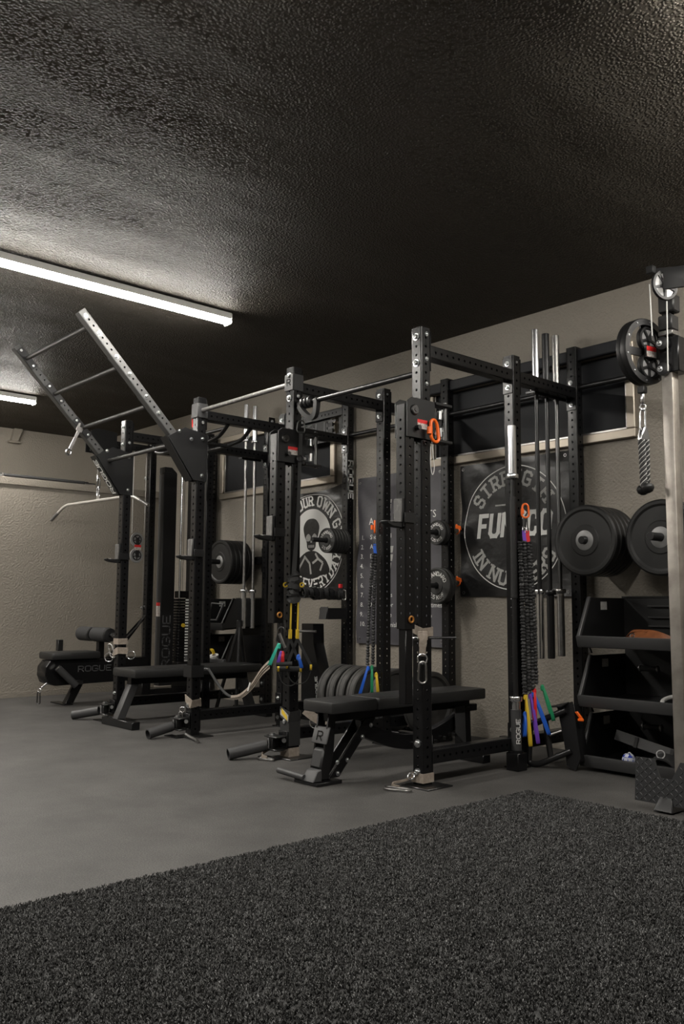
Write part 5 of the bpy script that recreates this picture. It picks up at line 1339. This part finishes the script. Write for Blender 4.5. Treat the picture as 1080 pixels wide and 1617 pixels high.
part('diagonal_brace', MB().hexa([(X - .03, .60, .43), (X + .03, .60, .43), (X + .03, .68, .43), (X - .03, .68, .43), (X - .03, .99, .80), (X + .03, .99, .80), (X + .03, 1.02, .86), (X - .03, 1.02, .86)], .003), 'powder', t)
t = thing('carabiner', 'small silver clips hanging from the front of the far low-row bench', 'carabiner', (X + .05, -.08, .22))
part('swivel', MB().cyl((X + .06, -.02, .225), (X + .03, -.07, .175), .009), 'chrome', t); part('ring', dring((X + .02, -.085, .15), (0.75, -.66, 0), .016), 'chrome', t)
part('clip', carabiner((X + .02, -.09, .135), vside, (0, 0, 1), .11, .03, .006), 'darksteel', t)
t = thing('double_pulley', 'black double pulley block with red sticker hanging on thin cables beside the far upright', 'pulley', (X, .90, 1.56))
for z in (1.635, 1.47): 
    part('outer_wheel', MB().lathe([(.052, -.006), (.074, -.006), (.076, 0), (.074, .006), (.052, .006)], (X, .90, z), (1, 0, 0), 30, closed=True), 'spokes', t); pulley('wheel', (X + .004, .90, z), (1, 0, 0), .052, t)
part('side_plate', MB().prism([(X + .017, .882, 1.45), (X + .017, .918, 1.45), (X + .017, .918, 1.655), (X + .017, .882, 1.655)], (.004, 0, 0)), 'plastic', t)
lb = part('sticker', MB().box(X + .0212, X + .0222, .862, .938, 1.525, 1.58), 'sticker', t, smooth=False); part('sticker_band', MB().box(X + .0222, X + .0230, .862, .938, 1.555, 1.58), 'redlabel', t, smooth=False)
# hanging lat bar
t = thing('lat_bar', 'long silver lat pulldown bar with bent ends hanging from a cable', 'lat bar', (X, .437, 2.0))
bc = Vector((X + .02, .437, 2.005)); dx = Vector((0.985, 0.17, 0)).normalized(); up = Vector((0, 0, 1))
pts = bend([bc - dx * .80 - up * .155, bc - dx * .56 - up * .01, bc + dx * .56 + up * .01, bc + dx * .80 - up * .10], .08)
part('bar', MB().tube(pts, .0155, 12), 'lightsteel', t)
for e, s1 in ((pts[0], 0.14), (pts[-1], 0.14)):
    q = pts[0] if e == pts[0] else pts[-1]; r_ = (pts[1] if e == pts[0] else pts[-2]); d = (r_ - q).normalized()
    part('grip_end', MB().cyl(q, q + d * s1, .017, seg=14), 'knurl', t)
part('swivel_lug', MB().prism([bc + dx * -.03 + up * .01, bc + dx * .03 + up * .01, bc + dx * .018 + up * .09, bc - dx * .018 + up * .09], Vector((0, .012, 0)), .002), 'chrome', t)
part('shackle', carabiner(bc + up * .14, dx, (0, 0, 1), .09, .035, .006), 'chrome', t)
part('clip', carabiner(bc + up * .225 + dx * .01, dx, (.05, 0, 1), .11, .045, .006), 'darksteel', t)
part('cable_end', MB().cyl(bc + up * .20 + Vector((-.02, 0, 0)), bc + up * .26 + Vector((-.02, 0, 0)), .011), 'chrome', t)

# ================================================================== RIGHT CABLE MACHINE
mx_, my = 0.972, 0.93
t = thing('cable_machine', 'tall cable machine column of raw steel at the right edge, black head with spoked pulleys', 'cable machine', (mx_, my, 0))
part('column', MB().box(mx_ - .028, mx_ + .036, my, my + .07, 0.012, 2.26, .005, 2), 'rawpost', t)
part('column_foot', MB().box(mx_ - .07, mx_ + .08, my - .04, my + .11, 0.0, .012, .002), 'powder', t)
hd = part('head_block', MB().box(mx_ - .036, mx_ + .046, my - .006, my + .076, 2.50, 2.585, .006), 'plastic', t)
part('head_block', MB().box(mx_ - .034, mx_ + .06, my - .004, my + .074, 2.60, 2.70, .008), 'plastic', t)
part('head_core', MB().box(mx_ - .02, mx_ + .03, my + .01, my + .06, 2.25, 2.80, .003), 'powder', t)
part('clamp_band', MB().box(mx_ - .034, mx_ + .05, my - .01, my + .08, 2.468, 2.495, .003), 'steel', t)
for z in (2.42, 2.275):
    part('clamp_lug', MB().lathe([(0, 0), (.032, 0), (.036, .008), (.036, .028), (.02, .034), (0, .034)], (mx_ - .005, my - .006, z), (0.2, -1, 0), 20), 'plastic', t)
    bolt((mx_ - .012, my - .041, z), (.2, -1, 0), t, 1.0)
part('carriage', MB().box(mx_ - .036, mx_ + .08, my - .006, my + .10, 2.255, 2.455, .005), 'powder', t)
pulley('top_pulley', (mx_ + .035, my - .05, 2.735), (0.93, -.37, 0), .085, t)
part('top_bracket', MB().prism([(mx_ + .045, my - .09, 2.70), (mx_ + .20, my - .02, 2.70), (mx_ + .20, my - .02, 2.815), (mx_ - .01, my - .10, 2.83), (mx_ - .01, my - .10, 2.81), (mx_ + .045, my - .075, 2.80)], (.01, .02, 0), .001), 'satin', t)
part('top_bracket_lug', MB().box(mx_ - .03, mx_ + .012, my - .13, my - .09, 2.795, 2.84, .004), 'satin', t)
part('cable', MB().cyl((mx_ - .012, my - .125, 2.735), (mx_ - .02, my - .10, 2.45), .0035, seg=6), 'whitecord', t)
part('cable', MB().cyl((mx_ + .035, my - .03, 2.65), (mx_ + .03, my - .035, 2.255), .0035, seg=6), 'whitecord', t)
wc = Vector((.872, my - .03, 2.392)); wax = Vector((.985, -.17, 0)).normalized(); wd = Vector((.17, .985, 0)).normalized()
R_ = .188
ring = part('guard_ring', MB().lathe([(R_ * .80, .0), (R_ * .80, .016), (R_ * .98, .016), (R_, .008), (R_, -.016), (R_ * .985, -.022), (R_, -.03), (R_, -.048), (R_ * .90, -.052), (R_ * .86, -.03)], wc, wax, 48, closed=True), 'plastic', t, label='big black guard ring')
for k in range(10):
    a = 2 * PI * k / 10 + .2; p = wc + (wd * math.cos(a) + up * math.sin(a)) * R_ * .9 + wax * .0165
    bolt(p, wax, ring, .36)
for dz in (.078, -.078):
    pulley('guard_pulley', wc + up * dz + wd * .03 - wax * .012, wax, .075, ring, .03)
part('guard_spoke', MB().hexa([wc + wd * a + up * b + wax * c for c in (-.03, -.018) for a, b in ((-R_ * .84, -.022), (.05, -.022), (.05, .022), (-R_ * .84, .022))]), 'plastic', ring)
part('guard_spoke', MB().hexa([wc + wd * a + up * b + wax * c for c in (-.03, -.018) for a, b in ((-.012, -R_ * .84), (.03, -R_ * .84), (.03, R_ * .84), (-.012, R_ * .84))]), 'plastic', ring)
stk = part('sticker', MB().hexa([wc + wd * a + up * b + wax * c for c in (.0165, .0175) for a, b in ((-.012, -.03), (.068, -.03), (.068, .03), (-.012, .03))]), 'sticker', ring, smooth=False, label='red and white sticker')
part('sticker_plate', MB().hexa([wc + wd * a + up * b + wax * c for c in (.008, .016) for a, b in ((-.02, -.036), (R_ * .9, -.036), (R_ * .9, .036), (-.02, .036))]), 'plastic', ring)
part('sticker_band', MB().hexa([wc + wd * a + up * b + wax * c for c in (.0177, .0185) for a, b in ((-.012, .004), (.068, .004), (.068, .03), (-.012, .03))]), 'redlabel', ring, smooth=False)
part('swing_arm', MB().hexa([wc + wd * a + up * b + wax * c for c in (-.04, .0) for a, b in ((R_ * .8, -.06), (R_ * 1.2, -.06), (R_ * 1.2, .06), (R_ * .8, .06))]), 'powder', t)
rp = wc + wd * -.02 - up * (R_ + .01) - wax * .015
part('cable_stop', MB().box(rp.x - .021, rp.x + .021, rp.y - .02, rp.y + .02, rp.z - .04, rp.z, .004), 'plastic', t)
# rope
t = thing('triceps_rope', 'twisted black and white triceps rope hanging from the big ringed pulley', 'rope', rp)
q = rp + Vector((0, 0, -.04))
part('swivel', MB().lathe([(0, 0), (.011, 0), (.014, -.012), (.014, -.05), (.010, -.058), (0, -.058)], q, (0, 0, 1), 16), 'chrome', t)
part('eye', MB().torus(q - up * .078, (0.75, -.66, 0), .016, .006, 18, 8), 'chrome', t)
part('carabiner', carabiner(q - up * .085, vside, (0.02, 0, 1), .125, .03, .0055), 'chrome', t)
part('thimble', MB().prism([q + vside * a - up * b - wax * .012 for a, b in ((-.012, .19), (.012, .19), (.028, .26), (.022, .275), (-.022, .275), (-.028, .26))], wax * .024, .003), 'chrome', t)
z1, z0 = q.z - .262, 1.632
vdir = Vector((-.75, .66, 0))
for sg in (-1, 1):
    a = Vector((q.x, q.y, z1)) + vside * .012 * sg; b = Vector((q.x, q.y, z0)) + vside * .013 * sg + vdir * .016 * sg
    for k in range(3):
        pts = []
        for i in range(46):
            f_ = i / 45; c = a.lerp(b, f_); an = f_ * 20 + k * 2 * PI / 3
            pts.append(c + vside * math.cos(an) * .0088 + wax * math.sin(an) * .0088)
        part('rope_strand', MB().tube(pts, .0098, 7), 'blackweb', t)
        pw = []
        for i in range(46):
            f_ = i / 45; c = a.lerp(b, f_); an = f_ * 20 + k * 2 * PI / 3 + PI / 3
            pw.append(c + vside * math.cos(an) * .0135 + wax * math.sin(an) * .0135)
        part('tracer_yarn', MB().tube(pw, .0034, 5), 'dimprint', t)
    e = b
    part('end_knob', MB().lathe([(0, .01), (.024, .01), (.033, 0.0), (.036, -.012), (.028, -.032), (.012, -.042), (0, -.044)], e + vdir * .028 * sg - vside * .010 * sg, (0, 0, 1), 20), 'rubber', t)

# diamond foot plate
fy = .455
t = thing('foot_plate', 'dark diamond-plate foot plate with a notched top standing on the turf edge at lower right', 'foot plate', (1.2, fy, 0))
z0, z1 = .035, .24
ol = [(.985, z0), (1.66, z0), (1.66, z1), (1.215, z1), (1.175, .155), (1.115, .155), (1.085, z1), (.985, z1)]
th = Vector((0, .006, 0)); tilt = lambda x, z: (x, fy + (z - z0) * .10, z)
part('tread_panel', MB().prism([tilt(*p) for p in ol], th, .001), 'diamond', t)
lug = MB().lathe([(0, 0), (.012, 0), (.010, .0012), (.004, .0022), (0, .0024)], seg=6).mesh('tread_lug')
nx = 0
lm = []
mb = MB()
for i in range(30):
    for j in range(10):
        x = .998 + i * .0225; z = z0 + .012 + j * .0205
        if x > 1.65 or (1.07 < x < 1.23 and z > .15 and abs(x - 1.15) < .045 + (z - .15) * .4): continue
        a = PI / 4 if (i + j) % 2 else -PI / 4
        c = Vector(tilt(x, z)) + Vector((0, -.0003, 0)); d = Vector((math.cos(a), .0, math.sin(a))); n = Vector((-d.z, 0, d.x))
        v = [c + d * .0125, c + n * .0036, c - d * .0125, c - n * .0036]; tp = [c + d * .006 + Vector((0, -.0024, 0)), c - d * .006 + Vector((0, -.0024, 0))]
        A = [mb.v(p) for p in v]; B = [mb.v(p) for p in tp]
        mb.f([A[0], A[1], B[0]]); mb.f([A[1], A[2], B[1], B[0]]); mb.f([A[2], A[3], B[1]]); mb.f([A[3], A[0], B[0], B[1]])
part('tread_pattern', mb, 'diamond', t, smooth=False, kind='stuff')
for x in (1.145, 1.52):
    part('foot', MB().hexa([(x - .05, fy - .03, 0.0075), (x + .05, fy - .03, 0.0075), (x + .05, fy + .12, 0.0075), (x - .05, fy + .12, 0.0075), (x - .03, fy + .006, .075), (x + .03, fy + .006, .075), (x + .03, fy + .06, .075), (x - .03, fy + .06, .075)], .004), 'plastic', t)

# dip attachment leaning beside the bins
t = thing('dip_attachment', 'black tubular dip attachment with a plate bracket leaning beside the storage bins', 'dip attachment', (.12, 1.0, 0))
yd = 1.0
pts = bend([(.215, yd + .02, .352), (.10, yd - .02, .295), (.005, yd - .05, .245), (-.01, yd - .05, .02), (.05, yd - .04, .018), (.24, yd + .03, .115)], .05, 5)
part('main_tube', MB().tube(pts, .019, 12), 'blackbar', t)
part('inner_tube', MB().cyl((.088, yd - .01, .285), (.125, yd - .01, .06), .0185, seg=12), 'blackbar', t)
pr = [(.145, .372), (.255, .405), (.265, .35), (.305, .08), (.27, .0), (.215, .02), (.185, .20)]
part('bracket_plate', MB().prism([(a, yd + .03, b) for a, b in pr], (0, .009, 0), .001), 'satin', t)
part('bracket_channel', MB().hexa([(.20, yd + .04, .02), (.30, yd + .04, .06), (.30, yd + .12, .06), (.20, yd + .12, .02), (.17, yd + .04, .36), (.26, yd + .04, .39), (.26, yd + .12, .39), (.17, yd + .12, .36)], .002), 'satin', t)
part('top_tab', MB().prism([(.11, yd - .01, .36), (.16, yd + .03, .375), (.23, yd + .03, .395), (.21, yd - .02, .372)], (0, 0, .006)), 'satin', t)
part('locking_pin', MB().cyl((.13, yd - .03, .20), (.175, yd + .03, .225), .0085), 'steel', t)
part('cross_handle', MB().cyl((.02, yd - .06, .285), (.085, yd - .02, .275), .012), 'steel', t)
t = thing('spring_clip', 'small orange clip lying against the dip attachment by the bins', 'clip', (.29, 1.05, .32))
part('jaw', MB().hexa([(.27, 1.03, .345), (.285, 1.03, .35), (.315, 1.05, .30), (.30, 1.05, .295), (.27, 1.045, .345), (.285, 1.045, .35), (.315, 1.065, .30), (.30, 1.065, .295)], .002), 'orange', t); part('handle', MB().box(.29, .325, 1.03, 1.045, .295, .31, .002), 'orange', t)

# wedge stand, tray and strap peg by the middle rear upright
t = thing('wedge_stand', 'tall black steel wedge stand with white vertical lettering below the skull banner', 'stand', (-2.5, 1.3, 0))
pr = [(-2.645, .02), (-2.33, .02), (-2.40, .40), (-2.485, .64), (-2.485, .81), (-2.645, .81)]
w = part('body', MB().prism([(a, 1.29, b) for a, b in pr], (0, .12, 0), .004), 'powder', t)
flat_text('lettering', 'ROGUE', (-2.405, 1.287, .19), (-.13, 0, .99), (-.99, 0, -.13), .028, 'white', w, align='l', t=.19, wide=1.35, gap=.34)
part('base', MB().box(-2.70, -2.30, 1.26, 1.44, 0.0, .02, .003), 'powder', t)
part('pin', MB().cyl((-2.63, 1.20, .745), (-2.44, 1.285, .745), .011), 'steel', t)
t = thing('bracket_tray', 'small black steel tray bracket on the middle rear upright, under the skull banner', 'bracket', (xb_, 1.4, .9))
x0, x1 = xb_ - .05, xb_ + .045
part('floor', MB().box(x0, x1, 1.30, 1.53, .852, .860, .001), 'satin', t)
part('side', MB().box(x1, x1 + .007, 1.31, 1.53, .85, .945, .001), 'satin', t); part('side', MB().box(x0 - .007, x0, 1.31, 1.53, .85, .945, .001), 'satin', t)
part('front_lip', MB().hexa([(x0, 1.295, .85), (x1, 1.295, .85), (x1, 1.303, .85), (x0, 1.303, .85), (x0, 1.315, .955), (x1, 1.315, .955), (x1, 1.322, .955), (x0, 1.322, .955)], .001), 'satin', t)
t = thing('strap_peg', 'peg crowded with black cuffs and clips across the bottom of the skull banner', 'peg', (xb_, 1.3, 1.1))
part('peg', MB().cyl((xb_, 1.05, 1.095), (xb_, 1.535, 1.105), .014), 'blackbar', t)
rnd = random.Random(3)
for k in range(8):
    y = 1.08 + k * .055; zz = 1.10 - rnd.uniform(.0, .012)
    part('cuff', MB().ribbon(smooth_path([(xb_ - .04, y, zz - .005), (xb_, y + rnd.uniform(-.02, .02), zz + .022), (xb_ + .045, y, zz - .005), (xb_ + .03, y + .01, zz - .05 - rnd.random() * .03), (xb_ - .03, y, zz - .05)], 4, True), (rnd.uniform(-.2, .2), 1, .1), .038, .008, True), ('blackweb', 'foam', 'plastic')[k % 3], t)
part('tag', MB().box(xb_ + .03, xb_ + .055, 1.445, 1.475, 1.115, 1.15, .003), 'red', t); part('clip', carabiner((xb_ + .045, 1.50, 1.10), vside, (0, 0, 1), .085, .035, .006), 'steel', t)

# rod on the closet edge, wrench on the ladder
t = thing('metal_rod', 'long black and silver rod lying along the ledge of the left wall', 'rod', (-5.83, .2, 2.30))
part('rod', MB().cyl((-5.83, -1.2, 2.300), (-5.83, .86, 2.300), .0135, seg=14), 'steel', t)
part('grip_sleeve', MB().cyl((-5.83, -.165, 2.306), (-5.83, .73, 2.306), .0205, seg=16), 'foam', t)
part('end_ring', MB().lathe([(.0135, 0), (.024, 0), (.024, .02), (.0135, .02)], (-5.83, -.19, 2.306), (0, 1, 0), 16), 'steel', t)
t = thing('folded_rod', 'second thin black rod lying behind the first on the left wall ledge', 'rod', (-5.88, .3, 2.30))
part('rod', MB().cyl((-5.885, -.12, 2.307), (-5.885, .78, 2.307), .022, seg=14), 'blackbar', t); part('cap', MB().cyl((-5.885, .78, 2.307), (-5.885, .80, 2.307), .024, seg=14), 'plastic', t)
wp = Vector((SX['A'] + .02, -.425, 2.44))
t = thing('wrench', 'silver combination wrench hanging on the left end of a ladder rung', 'wrench', wp)
hd_ = -Vector((.02, .10, .245)).normalized(); n_ = hd_.cross(Vector((1, 0, 0))).normalized(); 
part('shank', MB().ribbon([wp - up * .03, wp - up * .03 + hd_ * .10, wp - up * .03 + hd_ * .19], n_, [.026, .022, .026], .008), 'steel', t)
part('ring_end', MB().torus(wp - up * .03 + hd_ * .215, (1, 0, 0), .022, .0085, 16, 8), 'chrome', t)
part('jaw', MB().prism([wp - up * .03 + n_ * a - hd_ * b + Vector((-.005, 0, 0)) for a, b in ((-.026, -.02), (.026, -.02), (.03, .045), (.014, .05), (.01, .018), (-.01, .018), (-.014, .05), (-.03, .045))], (.010, 0, 0), .001), 'steel', t)
